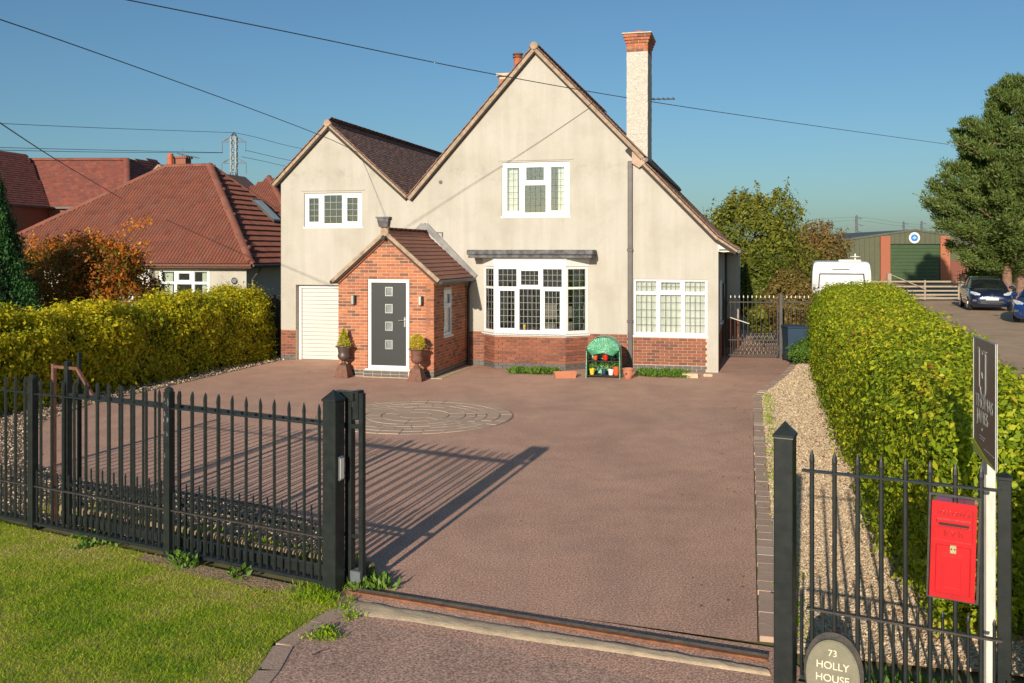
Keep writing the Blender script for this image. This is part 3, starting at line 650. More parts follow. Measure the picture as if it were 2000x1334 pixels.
for i, (o_, a, c) in enumerate(lv): q.box(CU0-o_+.012, CU1+o_-.012, CV0-o_+.012, CV1+o_-.012, a-.003+i*.001, c+.004)
q.bbox(CU0-.11, CU1+.11, CV0-.11, CV1+.11, 8.622, 8.655, .008); q.build('chimney_cap', M_['mortar'], ch)
q = MB(); q.lathe([(.15, 8.64), (.14, 8.70), (.17, 8.71), (.16, 8.76), (.10, 8.765)], 16, TR((CU0+CU1)/2, CV0+.4, 0)); q.build('chimney_pot', M_['potorange'], ch, smooth=R(40))
q = MB(); q.box(CU1-.02, CU1+.13, CV0-.03, CV1, 4.95, 5.12); q.build('chimney_flashing', M_['lead'], ch)
# ---- rear chimney behind the ridge
ch2 = link('rear_chimney', None, house); hx, hz, vy = -6.42, 8.36, 4.0
pieces('brick', ch2, M_['brick'], brick_mesh('brick'), box_courses(hx-.25, hx+.75, vy, vy+.6, 6.4, 8.32), 0, 'brickwork')
q = MB(); q.box(hx-.24, hx+.74, vy+.012, vy+.59, 6.2, 8.33); q.bbox(hx-.33, hx+.83, vy-.07, vy+.67, 8.34, 8.43, .01); q.build('chimney_cap', M_['mortar'], ch2)
q = MB(); q.lathe([(.15, 8.42), (.13, 8.45), (.12, 8.93), (.125, 8.94)], 16, TR(hx+.27, vy+.3, 0)); q.build('chimney_pot', M_['potorange'], ch2, smooth=R(40))
q = MB(); q.lathe([(.16, 8.94), (.16, 8.97), (.12, 8.98), (.12, 9.02), (.165, 9.03), (.165, 9.07), (.05, 9.08)], 16, TR(hx+.27, vy+.3, 0)); q.build('pot_cowl', M_['castrust'], ch2)

# ---- rainwater hopper above the porch
q = MB(); q.add([(x*s_, y*s2, z) for (s_, s2, z) in ((.70, .8, 3.66), (.85, 1, 3.82), (.88, 1, 3.88), (1.08, 1.1, 3.90), (1.08, 1.1, 3.93)) for x, y in ((-.18, 0), (.18, 0), (.18, -.17), (-.18, -.17))],
      [(i*4+j, i*4+(j+1) % 4, (i+1)*4+(j+1) % 4, (i+1)*4+j) for i in range(4) for j in range(4)]+[(0, 1, 2, 3), (16, 17, 18, 19)])
q.build('rain_hopper', M_['felt'], house, M=Matrix.Translation((-8.79, -.004, 0)))
q = MB(); q.tube([(-8.79, -.08, 3.7), (-8.79, -.08, 3.2)], .045, 10); q.build('hopper_pipe', M_['felt'], house)

# ================================================================ porch (part of the house)
PU0, PU1, PV = -8.91, -6.48, -2.72
por = link('porch', None, house, label='orange brick gabled porch')
apex = (-7.66, 3.46); EZ = 2.32; slope_r = (apex[1]-EZ)/(PU1+.15-apex[0]); slope_l = (apex[1]-EZ)/(apex[0]-PU0+.06)
D0, D1, DZ0, DZ1 = -8.14, -7.10, .20, 2.33
def topz(x): return apex[1]-.10-(abs(x-apex[0]))*(slope_r if x > apex[0] else slope_l)
def ok_front(a, b_, z):
    segs = [(a, b_)]
    if z > EZ-.4:
        zt = z+BH; lo_ = apex[0]-(apex[1]-.10-zt)/slope_l; hi_ = apex[0]+(apex[1]-.10-zt)/slope_r
        segs = [(max(a, lo_), min(b_, hi_))]
    o_ = []
    for p, q_ in segs:
        if DZ0-.10 < z < DZ1-.005+.0:
            if q_ > D0-.01 and p < D1+.01:
                if p < D0-.01: o_.append((p, D0-.012))
                if q_ > D1+.01: o_.append((D1+.012, q_))
                continue
        o_.append((p, q_))
    return o_
fm = [Matrix.Translation((0, PV, 0)) @ m for m in courses(PU0, PU1, .165, 3.4, ok_front)]
fb = [Matrix.Translation((0, PV, 0)) @ m for m in courses(PU0, PU1, .015, .16, None)]
sw0, sw1, sz0, sz1 = .75, 1.42, .93, 2.05     # side window on the right face, measured from the front corner
def ok_side(a, b_, z):
    if sz0-.06 < z < sz1:
        o_ = []
        if a < sw0-.01: o_.append((a, min(b_, sw0-.012)))
        if b_ > sw1+.01: o_.append((max(a, sw1+.012), b_))
        return o_
    return [(a, b_)]
RS = TR(PU1, PV, 0, PI/2)
smm = [RS @ m for m in courses(0, -PV-.01, .165, 2.22, ok_side, first=1)]
smb = [RS @ m for m in courses(0, -PV-.01, .015, .16, None, first=1)]
LS = TR(PU0, -.01, 0, -PI/2)
smm += [LS @ m for m in courses(0, -PV-.01, .165, 2.2)]
bmesh_p = brick_mesh('brick'); pieces('brick', por, M_['brick'], bmesh_p, fm, 250, 'porch_brickwork')
joined('side_brickwork', por, M_['brick'], brick_mesh('brick'), smm); joined('blue_brickwork', por, M_['bluebrick'], brick_mesh('brick'), fb+smb)
q = MB(); outl = [(PU0+.006, 0), (D0-.012, 0), (D0-.012, DZ1), (D1+.012, DZ1), (D1+.012, 0), (PU1-.006, 0), (PU1-.006, topz(PU1)), (apex[0], apex[1]-.10), (PU0+.006, topz(PU0))]
q.prism(outl, PV+.004, PV+.22); q.box(D0, D1, PV+.004, PV+.22, 0, DZ0-.02)
q.prism([(.004, 0), (-PV-.01, 0), (-PV-.01, 2.26), (.004, 2.26)], .004, .2, [[(sw0, sz0), (sw1, sz0), (sw1, sz1), (sw0, sz1)]], M=RS)
q.box(PU0+.004, PU0+.2, PV+.02, -.01, 0, 2.2); q.box(PU0+.1, PU1-.1, PV+.22, -.01, .14, .17)
q.build('porch_wall', M_['mortar'], por)
window(house, RS @ Matrix.Translation((sw0, .02, sz0)), sw1-sw0, sz1-sz0, [(.06, sw1-sw0-.06, .07, .68, 1, 1, False), (.06, sw1-sw0-.06, .75, 1.06, 1, 1, True)], name='porch_window', curtain=[(.06, sw1-sw0-.06, 'curtain', .10)])
q = MB(); q.lathe([(.055, 0), (.055, .02), (.035, .03)], 14, RS @ Matrix.Translation((1.55, -.01, .42)) @ Matrix.Rotation(PI/2, 4, 'X')); q.build('side_vent', M_['felt'], por)
# brick-on-edge step
stepm = []
for i in range(9):
    stepm.append(Matrix.Translation((D0-.03+i*.12+.002, PV-.16, .0)) @ Matrix.Rotation(0, 4, 'Z') @ Matrix.Diagonal((.51, 1, 1, 1)))
sm2 = []
for r in range(2):
    for i in range(5): sm2.append(Matrix.Translation((D0-.05+i*.225+(.0 if r else .0), PV-.15, .015+r*.075)))
joined('step_brickwork', por, M_['bluebrick'], brick_mesh('brick'), sm2)
q = MB(); q.box(D0-.06, D1+.06, PV-.143, PV-.01, 0, .163); q.build('step', M_['mortar'], por)
# front door
dr = link('front_door', None, house); dr.matrix_local = Matrix.Translation((D0, PV+.01, DZ0))
DW, DH = D1-D0, DZ1-DZ0
q = MB(); q.prism([(0, 0), (DW, 0), (DW, DH), (0, DH)], 0, .07, [[(.075, .07), (DW-.075, .07), (DW-.075, DH-.075), (.075, DH-.075)]]); q.box(-.05, DW+.05, -.09, .02, -.035, -.003); q.build('door_frame', M_['upvc'], dr)
q = MB(); sq = []; cx = DW/2
for zc in (.57, 1.01, 1.43, 1.84): sq.append([(cx-.075, zc-.09), (cx+.075, zc-.09), (cx+.075, zc+.09), (cx-.075, zc+.09)])
q.prism([(.08, .075), (DW-.08, .075), (DW-.08, DH-.08), (.08, DH-.08)], .025, .066, sq); q.build('door_leaf', M_['door'], dr)
for s_ in sq:
    (xa, za), (xb, zb) = s_[0], s_[2]
    q = MB(); q.prism([(xa-.02, za-.02), (xb+.02, za-.02), (xb+.02, zb+.02), (xa-.02, zb+.02)], .018, .0245, [[(xa+.004, za+.004), (xb-.004, za+.004), (xb-.004, zb-.004), (xa+.004, zb-.004)]]); q.build('light_surround', M_['steel'], dr)
    q = MB(); q.box(xa, xb, .045, .052, za, zb); q.build('door_light', M_['galv'], dr)
q = MB(); q.bbox(DW-.135, DW-.095, .008, .024, 1.0, 1.24, .004); q.tube([(DW-.115, .01, 1.16), (DW-.115, -.04, 1.16), (DW-.255, -.045, 1.155)], .011, 8); q.build('door_handle', M_['steel'], dr)
# porch roof: tiles, verges, flashing
def porch_slope(e, r, nrm_left):
    eu, ez = e; ru, rz = r; L_ = math.hypot(ru-eu, rz-ez); d = Vector(((ru-eu)/L_, 0, (rz-ez)/L_)); n = Vector((-d.z, 0, d.x)); n = n if n.z > 0 else -n
    v0, v1 = PV-.13, -.005; q = MB(); P = lambda s, v, k: Vector((eu, v, ez))+d*s+n*k
    c = [P(0, v0+.02, -.09), P(L_, v0+.02, -.09), P(L_, v0+.02, 0), P(0, v0+.02, 0)]; c2 = [p+Vector((0, v1-v0-.02, 0)) for p in c]
    q.add(c+c2, [(0, 1, 2, 3), (7, 6, 5, 4), (0, 4, 5, 1), (1, 5, 6, 2), (2, 6, 7, 3), (3, 7, 4, 0)]); q.build('roof_deck', M_['darkwood'], por)
    g = .145; rows = int(L_/g)+1; mats = []; tw = .33
    for k in range(rows):
        i = 0; v = v0-(tw/2 if k % 2 else 0)
        while v < v1:
            a, b_ = max(v, v0), min(v+tw-.006, v1)
            if b_-a > .03:
                p = P(k*g-.015, a, .045); x = Vector((0, 1, 0)); y = (d*math.cos(.12)-n*math.sin(.12)).normalized(); z_ = x.cross(y).normalized(); z_ = z_ if z_.dot(n) > 0 else -z_
                mats.append(Matrix(((x.x, y.x, z_.x, p.x), (x.y, y.y, z_.y, p.y), (x.z, y.z, z_.z, p.z), (0, 0, 0, 1))) @ Matrix.Diagonal(((b_-a)/.33, 1, 1, 1)))
            v += tw
    return mats
t3 = tile_mesh(.334, .19, .026)
pm = porch_slope((PU1+.15, EZ-.0), apex, False); pieces('roof_tile', por, M_['ptile'], t3, pm, 200)
joined('roof_tiles_left', por, M_['ptile'], tile_mesh(.334, .19, .026), porch_slope((PU0-.09, EZ-.02), apex, True))
def pverge(a, c, t, v, dep, m, nm):
    A = Vector((a[0], 0, a[1])); B_ = Vector((c[0], 0, c[1])); d = (B_-A).normalized(); n = Vector((-d.z, 0, d.x)); n = n if n.z > 0 else -n; q = MB()
    vs = [A+n*(t[0]), B_+n*t[0], B_+n*t[1], A+n*t[1]]; vs = [p+Vector((0, v, 0)) for p in vs]+[p+Vector((0, v+dep, 0)) for p in vs]
    q.add(vs, [(0, 1, 2, 3), (7, 6, 5, 4), (0, 4, 5, 1), (1, 5, 6, 2), (2, 6, 7, 3), (3, 7, 4, 0)]); q.build(nm, M_[m], por)
pverge((PU1+.17, EZ-.01), apex, (-.05, .035), PV-.15, .10, 'verge', 'verge'); pverge((PU0-.11, EZ-.03), apex, (-.05, .035), PV-.152, .10, 'verge', 'verge')
pverge((PU1+.13, EZ-.0), apex, (-.12, -.055), PV-.055, .04, 'plinth', 'corbel_course'); pverge((PU0-.07, EZ-.02), apex, (-.12, -.055), PV-.056, .04, 'plinth', 'corbel_course')
q = MB(); q.tube([(apex[0], PV-.17, apex[1]-.0), (apex[0], PV-.03, apex[1]-.0)], .10, 14); q.build('ridge_end', M_['verge'], por)
ridge_tiles((apex[0], PV-.14, apex[1]+.0), (apex[0], -.02, apex[1]), 7, .105, 'ptile', por)
q = MB(); q.tube([(apex[0]-.02, PV-.19, apex[1]-.13), (apex[0]-.02, PV-.06, apex[1]-.13)], .055, 14); q.tube([(apex[0]-.02, PV-.21, apex[1]-.13), (apex[0]-.02, PV-.189, apex[1]-.13)], .035, 10); q.build('spotlight', M_['black'], por)
# stepped lead against the house wall
pverge((PU1+.20, EZ-.04), (apex[0]+.0, apex[1]+.20), (-.03, .13), -.055, .05, 'lead', 'wall_flashing'); pverge((PU0-.14, EZ+.0), (apex[0], apex[1]+.20), (-.03, .13), -.057, .05, 'lead', 'wall_flashing')
q = MB(); q.prism([(apex[0]-.16, apex[1]+.06), (apex[0]+.16, apex[1]+.06), (apex[0]+.02, apex[1]+.30), (apex[0]-.02, apex[1]+.30)], -.060, -.004); q.build('flashing_saddle', M_['lead'], por)
q = MB(); q.tube([(PU1+.20, PV-.1, EZ-.05), (PU1+.20, -.02, EZ-.05)], .05, 8); q.tube([(PU1+.16, -.15, EZ-.05), (PU1+.07, -.12, EZ-.3), (PU1+.07, -.12, .05)], .036, 8); q.build('gutter', M_['black'], por)
q = MB(); q.tube([(PU0-.14, PV-.1, EZ-.06), (PU0-.14, -.02, EZ-.06)], .05, 8); q.build('gutter', M_['black'], por)
# wall lights
for u_, which in ((-8.50, 'left'), (-6.79, 'right')):
    t_ = link('wall_light', None, house); t_.location = (u_, PV-.01, 1.84)
    q = MB(); q.bbox(-.035, .035, -.11, -.04, -.11, .11, .008); q.build('lamp_body', M_['steel'], t_)
    q = MB(); q.bbox(-.03, .03, -.04, -.002, -.06, .06, .004); q.bbox(.037, .06, -.10, -.04, -.105, .105, .004); q.build('back_plate', M_['black'], t_)
# pale concrete kerb beside the porch
q = MB(); q.bbox(PU0-.1, PU1+.22, PV-.05, -.3, -.03, .012, .006); q.build('porch_apron', M_['concrete'], por)

# ================================================================ railings, gate and posts at the front
def FM(t, n=0, z=0): return Matrix.Translation(F(t, n, z)) @ Matrix.Rotation(FANG, 4, 'Z')
def square_post(name, label, cat, t, n, w, h, cap, M=None, m='black', cross=None):
    r = thing(name, label, cat, M or FM(t, n))
    q = MB(); q.bbox(-w/2, w/2, -w/2, w/2, -.1, h, .006); q.build('post_shaft', M_[m], r)
    q = MB(); k = w/2+.006
    q.add([(-k, -k, h), (k, -k, h), (k, k, h), (-k, k, h), (-k, -k, h+.018), (k, -k, h+.018), (k, k, h+.018), (-k, k, h+.018), (0, 0, h+cap)],
          [(0, 3, 2, 1), (0, 1, 5, 4), (1, 2, 6, 5), (2, 3, 7, 6), (3, 0, 4, 7), (4, 5, 8), (5, 6, 8), (6, 7, 8), (7, 4, 8)]); q.build('post_cap', M_[m], r)
    return r
lp = square_post('gate_post', 'black square gate post with a silver sensor, between the railings and the open gateway', 'gate post', -.03, 0, .14, 1.68, .10)
lp['group'] = 'gate posts'
q = MB(); q.bbox(.0705, .092, -.035, .035, .98, 1.20, .010); q.build('sensor', M_['steel'], lp); q = MB(); q.bbox(.0905, .0955, -.026, .026, 1.0, 1.18, .002); q.build('sensor_lens', M_['silver'], lp)
rp = square_post('gate_post', 'black square gate post beside the oval stone house sign, right of the gateway', 'gate post', 3.885, 0, .130, 1.72, .11); rp['group'] = 'gate posts'
q = MB(); q.bbox(-.082, -.0665, -.03, .03, .95, 1.15, .005); q.build('sensor', M_['steel'], rp)
q = MB(); q.box(-.067, .067, -.068, -.066, 1.715, 1.722); q.build('cap_weld', M_['steel'], rp)
# gate guide bracket on a second slimmer post just behind the left one
gb = thing('gate_guide_post', 'slim black guide post with bracket box directly behind the sensor gate post', 'guide post', FM(.02, .17))
q = MB(); q.bbox(-.035, .035, -.035, .035, 0, 1.74, .005); q.build('post_shaft', M_['black'], gb)
q = MB(); q.bbox(-.16, .10, -.05, .05, 1.66, 1.745, .006); q.bbox(.06, .12, -.05, .05, 1.5, 1.76, .006); q.build('guide_box', M_['black'], gb)
for x in (-.10, .05):
    q = MB(); q.lathe([(.028, 0), (.028, .05)], 10, TR(x, .0, 1.61)); q.build('guide_roller', M_['blackold'], gb)
def bar_mesh(name, h, r, spear=.09, flat=True):
    q = MB(); z0 = h-spear
    q.lathe([(r, 0), (r, z0), (r*1.15, z0+spear*.25), (r*.9, z0+spear*.6), (.001, h)], 6)
    me = bpy.data.meshes.new(name); me.from_pydata([tuple(x) for x in q.v], [], q.f); return me
tall = bar_mesh('railing_bar', 1.60, .0155, .10); dog = bar_mesh('dog_bar', .60, .010, .05)
gtall = bar_mesh('gate_bar', 1.55, .0125, .08); gdog = bar_mesh('gate_dog_bar', .62, .009, .05)
def railing(label, t0, t1, pitch, n=0, group=None, off=0, base=.06, flat=.0):
    r = thing('iron_railings', label, 'railing', FM(t0, n), group)
    L_ = t1-t0
    q = MB(); q.bar((0, 0, 1.46), (L_, 0, 1.46), .045, .012); q.build('top_rail', M_['black'], r)
    q = MB(); q.bar((0, 0, .46), (L_, 0, .46), .045, .012); q.build('middle_rail', M_['blackold'], r)
    q = MB(); q.bar((0, 0, base), (L_, 0, base), .05, .03); q.build('bottom_rail', M_['black'], r)
    nb = max(1, round(L_/pitch)); p = L_/nb
    pieces('railing_bar', r, M_['black'], tall, [TR((i+.5)*p, 0, base-.02) @ Matrix.Rotation(random.uniform(-.004, .004), 4, 'Y') for i in range(nb)])
    pieces('dog_bar', r, M_['black'], dog, [TR(i*p, 0, base-.02) for i in range(1, nb)]+[TR(.02, 0, base-.02)])
    return r
T335, T72, T0 = -2.06, -4.12, -6.2
def tpost(t, label, n=0, h=1.64):
    r = thing('railing_post', label, 'railing post', FM(t, n), 'railing posts'); q = MB(); q.bbox(-.04, .04, -.04, .04, -.1, h-.02, .004); q.build('post_shaft', M_['black'], r)
    q = MB(); q.lathe([(.042, h-.02), (.046, h), (.03, h+.02), (.005, h+.03)], 10); q.build('post_cap', M_['black'], r)
    return r
tpost(T335, 'slim black railing post with peeling paint, halfway along the left railings'); tpost(T72, 'slim black railing post near the left edge of the photo'); tpost(T0, 'slim black railing post just beyond the left edge of the photo')
for nm, t in (('a', T335),):
    q = MB()
    for i in range(16): z = random.uniform(.95, 1.55); x = random.uniform(-.038, .03); q.box(x, x+random.uniform(.004, .014), -.0425, -.0412, z, z+random.uniform(.01, .05))
    o = q.build('peeling_paint', M_['galv'], [c for c in bpy.data.objects if c.name.startswith('railing_post')][0], kind='stuff')
railing('spear-topped black railing panel beside the sensor gate post, pebbles behind it', T335+.045, -.10, .172, group='railing panels')
railing('black spear-topped railing panel doubled up with the sliding gate behind', T72+.045, T335-.045, .172, group='railing panels')
railing('black spear-topped railing panel at the far left edge, in front of the yellow hedge', T0+.045, T72-.045, .172, group='railing panels')
# stay leaning behind the post
q = MB(); q.tube([F(T72-.05, .02, 1.1), F(T72-.28, .25, .0)], .018, 8); tag(q.build('railing_stay', M_['black'], None), 'black raking stay propping the left railing post', 'stay')
# sliding gate, open, tucked behind the left railings
gate = thing('sliding_gate', 'black barred sliding gate standing open behind the left railings', 'gate', FM(-.02, .30))
GL = -4.0
gate.matrix_world = Matrix.Translation(F(.16, .16)) @ Matrix.Rotation(FANG-.015, 4, 'Z')
q = MB(); q.bar((GL, 0, 1.44), (0, 0, 1.44), .04, .04); q.build('top_rail', M_['black'], gate)
q = MB(); q.bar((GL, 0, .46), (0, 0, .46), .03, .03); q.build('middle_rail', M_['black'], gate)
q = MB(); q.bar((GL, 0, .09), (0, 0, .09), .05, .09); q.build('bottom_rail', M_['black'], gate)
q = MB(); q.bar((0, 0, .03), (0, 0, 1.74), .045, .045); q.build('end_stile', M_['black'], gate)
q = MB(); q.bar((GL, 0, .03), (GL, 0, 1.80), .06, .06); q.build('tail_stile', M_['black'], gate)
q = MB(); q.bar((GL-.22, 0, 1.73), (GL+.14, 0, 1.73), .03, .03); q.bar((GL+.14, 0, 1.74), (GL+.42, 0, 1.44), .03, .03); q.bar((GL-.24, 0, 0), (GL-.24, 0, 1.76), .04, .04); q.build('brace', M_['castrust'], gate)
q = MB(); q.bar((GL+.16, .02, .05), (GL+.16, .02, 1.9), .035, .035); q.build('guide_stile', M_['black'], gate)
GP = .1788; GX = -.490; nb = int((-GL+GX)/GP)
pieces('gate_bar', gate, M_['black'], gtall, [TR(GX-GP*i, 0, .06) for i in range(nb)]+[TR(GX+GP, 0, .06)])
pieces('gate_dog_bar', gate, M_['black'], gdog, [TR(GX-GP*(i+.5), 0, .06) for i in range(-1, nb-1)])
q = MB(); q.lathe([(.06, -.02), (.06, .02)], 16, TR(-.35, 0, .05) @ Matrix.Rotation(PI/2, 4, 'X')); q.build('gate_wheel', M_['rust'], gate)
q = MB(); q.lathe([(.06, -.02), (.06, .02)], 16, TR(GL+.4, 0, .05) @ Matrix.Rotation(PI/2, 4, 'X')); q.build('gate_wheel', M_['rust'], gate)
q = MB(); q.bbox(-.10, .01, -.05, .05, .0, .16, .006); q.build('gate_stop', M_['galv'], gate)
# low stone edging behind the railings
q = MB()
for i in range(13): q.bbox(-4.9+i*.38, -4.9+i*.38+.36, .47, .57, -.02, .10+random.uniform(-.02, .015), .02, M=Matrix.Translation(FP) @ Matrix.Rotation(FANG, 4, 'Z'))
o = q.build('mossy_edging', M_['soil'], None, kind='structure')

# right-hand railings
rr = thing('iron_railings', 'black spear-topped railing panel on the right carrying the red post box', 'railing', FM(3.93, 0), 'railing panels')
LR = 1.24
q = MB(); q.bar((.07, 0, 1.50), (LR+.05, 0, 1.50), .04, .014); q.build('top_rail', M_['black'], rr)
q = MB(); q.bar((.10, 0, .56), (LR+.05, 0, .56), .04, .014); q.build('middle_rail', M_['blackold'], rr)
q = MB(); q.bar((.07, 0, .09), (LR+.05, 0, .09), .05, .03); q.build('bottom_rail', M_['black'], rr)
xs = [.135+.148*i for i in range(8)]
pieces('railing_bar', rr, M_['black'], tall, [TR(x, 0, .05) for x in xs ])
pieces('dog_bar', rr, M_['black'], dog, [TR(x+.074, 0, .09) for x in [-.01]+xs])
# tall end post and the white board post
ep = square_post('end_post', 'black square end post at the right edge behind the white board post', 'post', 0, 0, .09, 1.43, .05, M=Matrix.Translation((3.40, 6.54, 0)) @ Matrix.Rotation(FANG, 4, 'Z'))
# post box ---------------------------------------------------------------
pb = thing('post_box', 'bright red lamp-style post box fixed to the right railings', 'post box', FM(3.93+1.005, -.02, .80) @ Matrix.Rotation(R(1.5), 4, 'Y') @ Matrix.Diagonal((.92, 1, 1, 1)))
q = MB(); q.bbox(-.135, .135, -.04, .16, 0, .60, .012); q.build('box_body', M_['postred'], pb)
q = MB(); q.prism([(-.142, -.006), (.142, -.006), (.142, .608), (-.142, .608)], -.050, -.040, [[(-.118, .36), (.118, .36), (.118, .565), (-.118, .565)], [(-.112, .018), (.112, .018), (.112, .335), (-.112, .335)]]); q.build('front_frame', M_['postred'], pb)
q = MB(); q.bbox(-.108, .108, -.048, -.040, .022, .331, .003)
q.prism([(-.062, .055), (.062, .055), (.062, .265), (-.062, .265)], -.054, -.0485, [[(-.052, .065), (.052, .065), (.052, .255), (-.052, .255)]]); q.build('box_door', M_['postred'], pb)
q = MB(); q.box(-.095, .095, -.043, -.0405, .455, .478); q.build('letter_slot', M_['darkslot'], pb)
q = MB(); q.bar((-.105, -.052, .487), (.105, -.052, .487), .03, .018); q.bar((-.10, -.048, .449), (.10, -.048, .449), .016, .006); q.build('slot_hood', M_['postred'], pb)
q = MB(); q.bbox(-.022, .022, -.060, -.049, .285, .340, .004); q.build('lock_plate', M_['brass'], pb)
q = MB(); q.tube([(-.010, -.062, .315), (-.010, -.0595, .315)], .005, 8); q.tube([(.011, -.062, .315), (.011, -.0595, .315)], .005, 8); q.build('keyhole', M_['darkslot'], pb)
q = MB(); q.box(-.055, -.03, -.054, -.0485, .275, .281); q.box(.03, .055, -.054, -.0485, .275, .281); q.build('door_catch', M_['postred'], pb)
q = MB(); q.prism([(-.165, -.03), (.165, -.03), (.165, .645), (-.165, .645)], .0, .02, [[(-.15, -.015), (.15, -.015), (.15, .63), (-.15, .63)]]); q.build('hanging_frame', M_['blackold'], pb)
def text(body, size, m, parent, M, name, ext=.0015, align='CENTER', sx=1):
    cu = bpy.data.curves.new(name, 'FONT'); cu.body = body; cu.size = size; cu.extrude = ext; cu.align_x = align; cu.align_y = 'CENTER'
    t_ = bpy.data.objects.new(name, cu); COL.objects.link(t_); bpy.context.view_layer.update()
    me = bpy.data.meshes.new_from_object(t_.evaluated_get(bpy.context.evaluated_depsgraph_get())); bpy.data.objects.remove(t_, do_unlink=True)
    me.materials.clear(); me.materials.append(m); o = link(name, me, parent); o.matrix_local = M @ Matrix.Rotation(PI/2, 4, 'X') @ Matrix.Diagonal((sx, 1, 1, 1)); return o
redtext = mat('shaded_red_lettering', (.36, .008, .010), (.32, .007, .009), 5, .3)
text('POST OFFICE', .036, redtext, pb, Matrix.Translation((0, -.0430, .532)), 'lettering', .003)
text('E V R', .050, redtext, pb, Matrix.Translation((0, -.0430, .405)), 'royal_cypher', .003, sx=1.1)

# estate agent board ------------------------------------------------------
wp = thing('board_post', 'tall white square timber post at the right edge holding the charcoal sign board', 'post', Vector((3.222, 6.40, 0)))
q = MB(); q.bbox(-.032, .032, -.032, .032, -.1, 2.3, .004); q.build('post_shaft', M_['postwhite'], wp)
q = MB(); q.bbox(-.02, -.001, .036, .052, .5, 1.05, .003); q.build('fixing_batten', M_['galv'], wp)
Pf, Pn = Vector((3.245, 6.66, 1.60)), Vector((3.075, 6.02, 1.60)); bd = (Pn-Pf); BL = bd.length
sb = thing('estate_sign', 'charcoal estate agent board reading THOMAS JAMES on the white post, lime corner', 'sign', Matrix.Translation(Pf) @ Matrix.Rotation(math.atan2(bd.y, bd.x), 4, 'Z'))
q = MB(); q.box(0, BL, 0, .006, 0, .81); q.build('board_panel', M_['board'], sb)
q = MB(); q.prism([(0, -.0), (BL, 0), (BL, .81), (0, .81)], -.003, .010, [[(.006, .006), (BL-.006, .006), (BL-.006, .804), (.006, .804)]]); q.build('board_edge', M_['silver'], sb)
q = MB(); q.prism([(0.007, .007), (BL-.01, .007), (BL*.55, .030), (BL*.3, .055), (.007, .09)], -.0035, -.0005); q.build('lime_corner', M_['lime'], sb)
X0 = BL
q = MB()
def stroke(p, th=.0018): q.prism(p, -.003, -.0008)
# monogram: two tall serif stems, the right one hooked
mx, mz = BL*.42, .46
q.prism([(mx-.135, mz+.285), (mx-.065, mz+.285), (mx-.078, mz+.27), (mx-.078, mz+.03), (mx-.060, mz+.005), (mx-.10, mz+.02), (mx-.112, mz+.27)], -.003, -.0008)
hook = [(mx+.03, mz+.275), (mx+.14, mz+.275), (mx+.14, mz+.268), (mx+.112, mz+.255), (mx+.112, mz+.03)]
hook += [(mx+.02+.092*math.cos(t), mz+.03-.085*math.sin(t)) for t in np.linspace(0, PI*.95, 12)][1:]
hook += [(mx+.012+.062*math.cos(t), mz+.03-.062*math.sin(t)) for t in np.linspace(PI*.95, 0, 12)]+[(mx+.074, mz+.255), (mx+.04, mz+.268)]
q.prism(hook, -.003, -.0008)
q.prism([(mx-.01, mz+.27), (mx+.012, mz+.245), (mx+.016, mz+.262)], -.003, -.0008); q.prism([(mx-.03, mz+.115), (mx-.005, mz+.125), (mx+.012, mz+.085), (mx-.01, mz+.095)], -.003, -.0008)
q.build('monogram', M_['silver'], sb)
text('THOMAS', .125, M_['silver'], sb, Matrix.Translation((BL*.50, -.0015, .375)), 'lettering', .0006, sx=1.0)
text('JAMES', .125, M_['silver'], sb, Matrix.Translation((BL*.42, -.0015, .275)), 'lettering', .0006)
q = MB(); q.prism([(BL*.40, .195), (BL*.415, .205), (BL*.43, .195), (BL*.415, .185)], -.003, -.0008); q.build('diamond_mark', M_['silver'], sb)
q = MB(); q.box(BL*.30, BL*.52, -.0025, -.0008, .145, .151); q.box(BL*.33, BL*.50, -.0025, -.0008, .128, .133); q.box(BL*.50, BL*.92, -.0025, -.0008, .075, .081); q.build('small_print', M_['silver'], sb)

# oval house-name plaque ---------------------------------------------------
pq = thing('house_name_plaque', 'oval sandstone plaque reading 73 HOLLY HOUSE by the right gate post', 'house sign', FM(3.93+.285, -.085, .165) @ Matrix.Rotation(R(-4), 4, 'X'))
q = MB(); n_ = 40; prof = []
ov = [(.172*math.copysign(abs(math.cos(t))**.92, math.cos(t)), .235*math.sin(t)) for t in np.linspace(0, 2*PI, n_, endpoint=False)]
q.prism(ov, -.012, .022); inn = [(x*.965, z*.97) for x, z in ov]; q.prism(inn, -.018, -.012); q.build('stone_oval', M_['slate'], pq)
q = MB(); q.prism([(x*1.12, z*1.12+.012) for x, z in ov], .030, .045); q.build('iron_backing', M_['blackold'], pq)
text('73', .060, M_['cream'], pq, Matrix.Translation((0, -.0185, .150)), 'lettering', .002)
text('HOLLY', .068, M_['cream'], pq, Matrix.Translation((0, -.0185, .068)), 'lettering', .002)
text('HOUSE', .068, M_['cream'], pq, Matrix.Translation((0, -.0185, -.015)), 'lettering', .002)

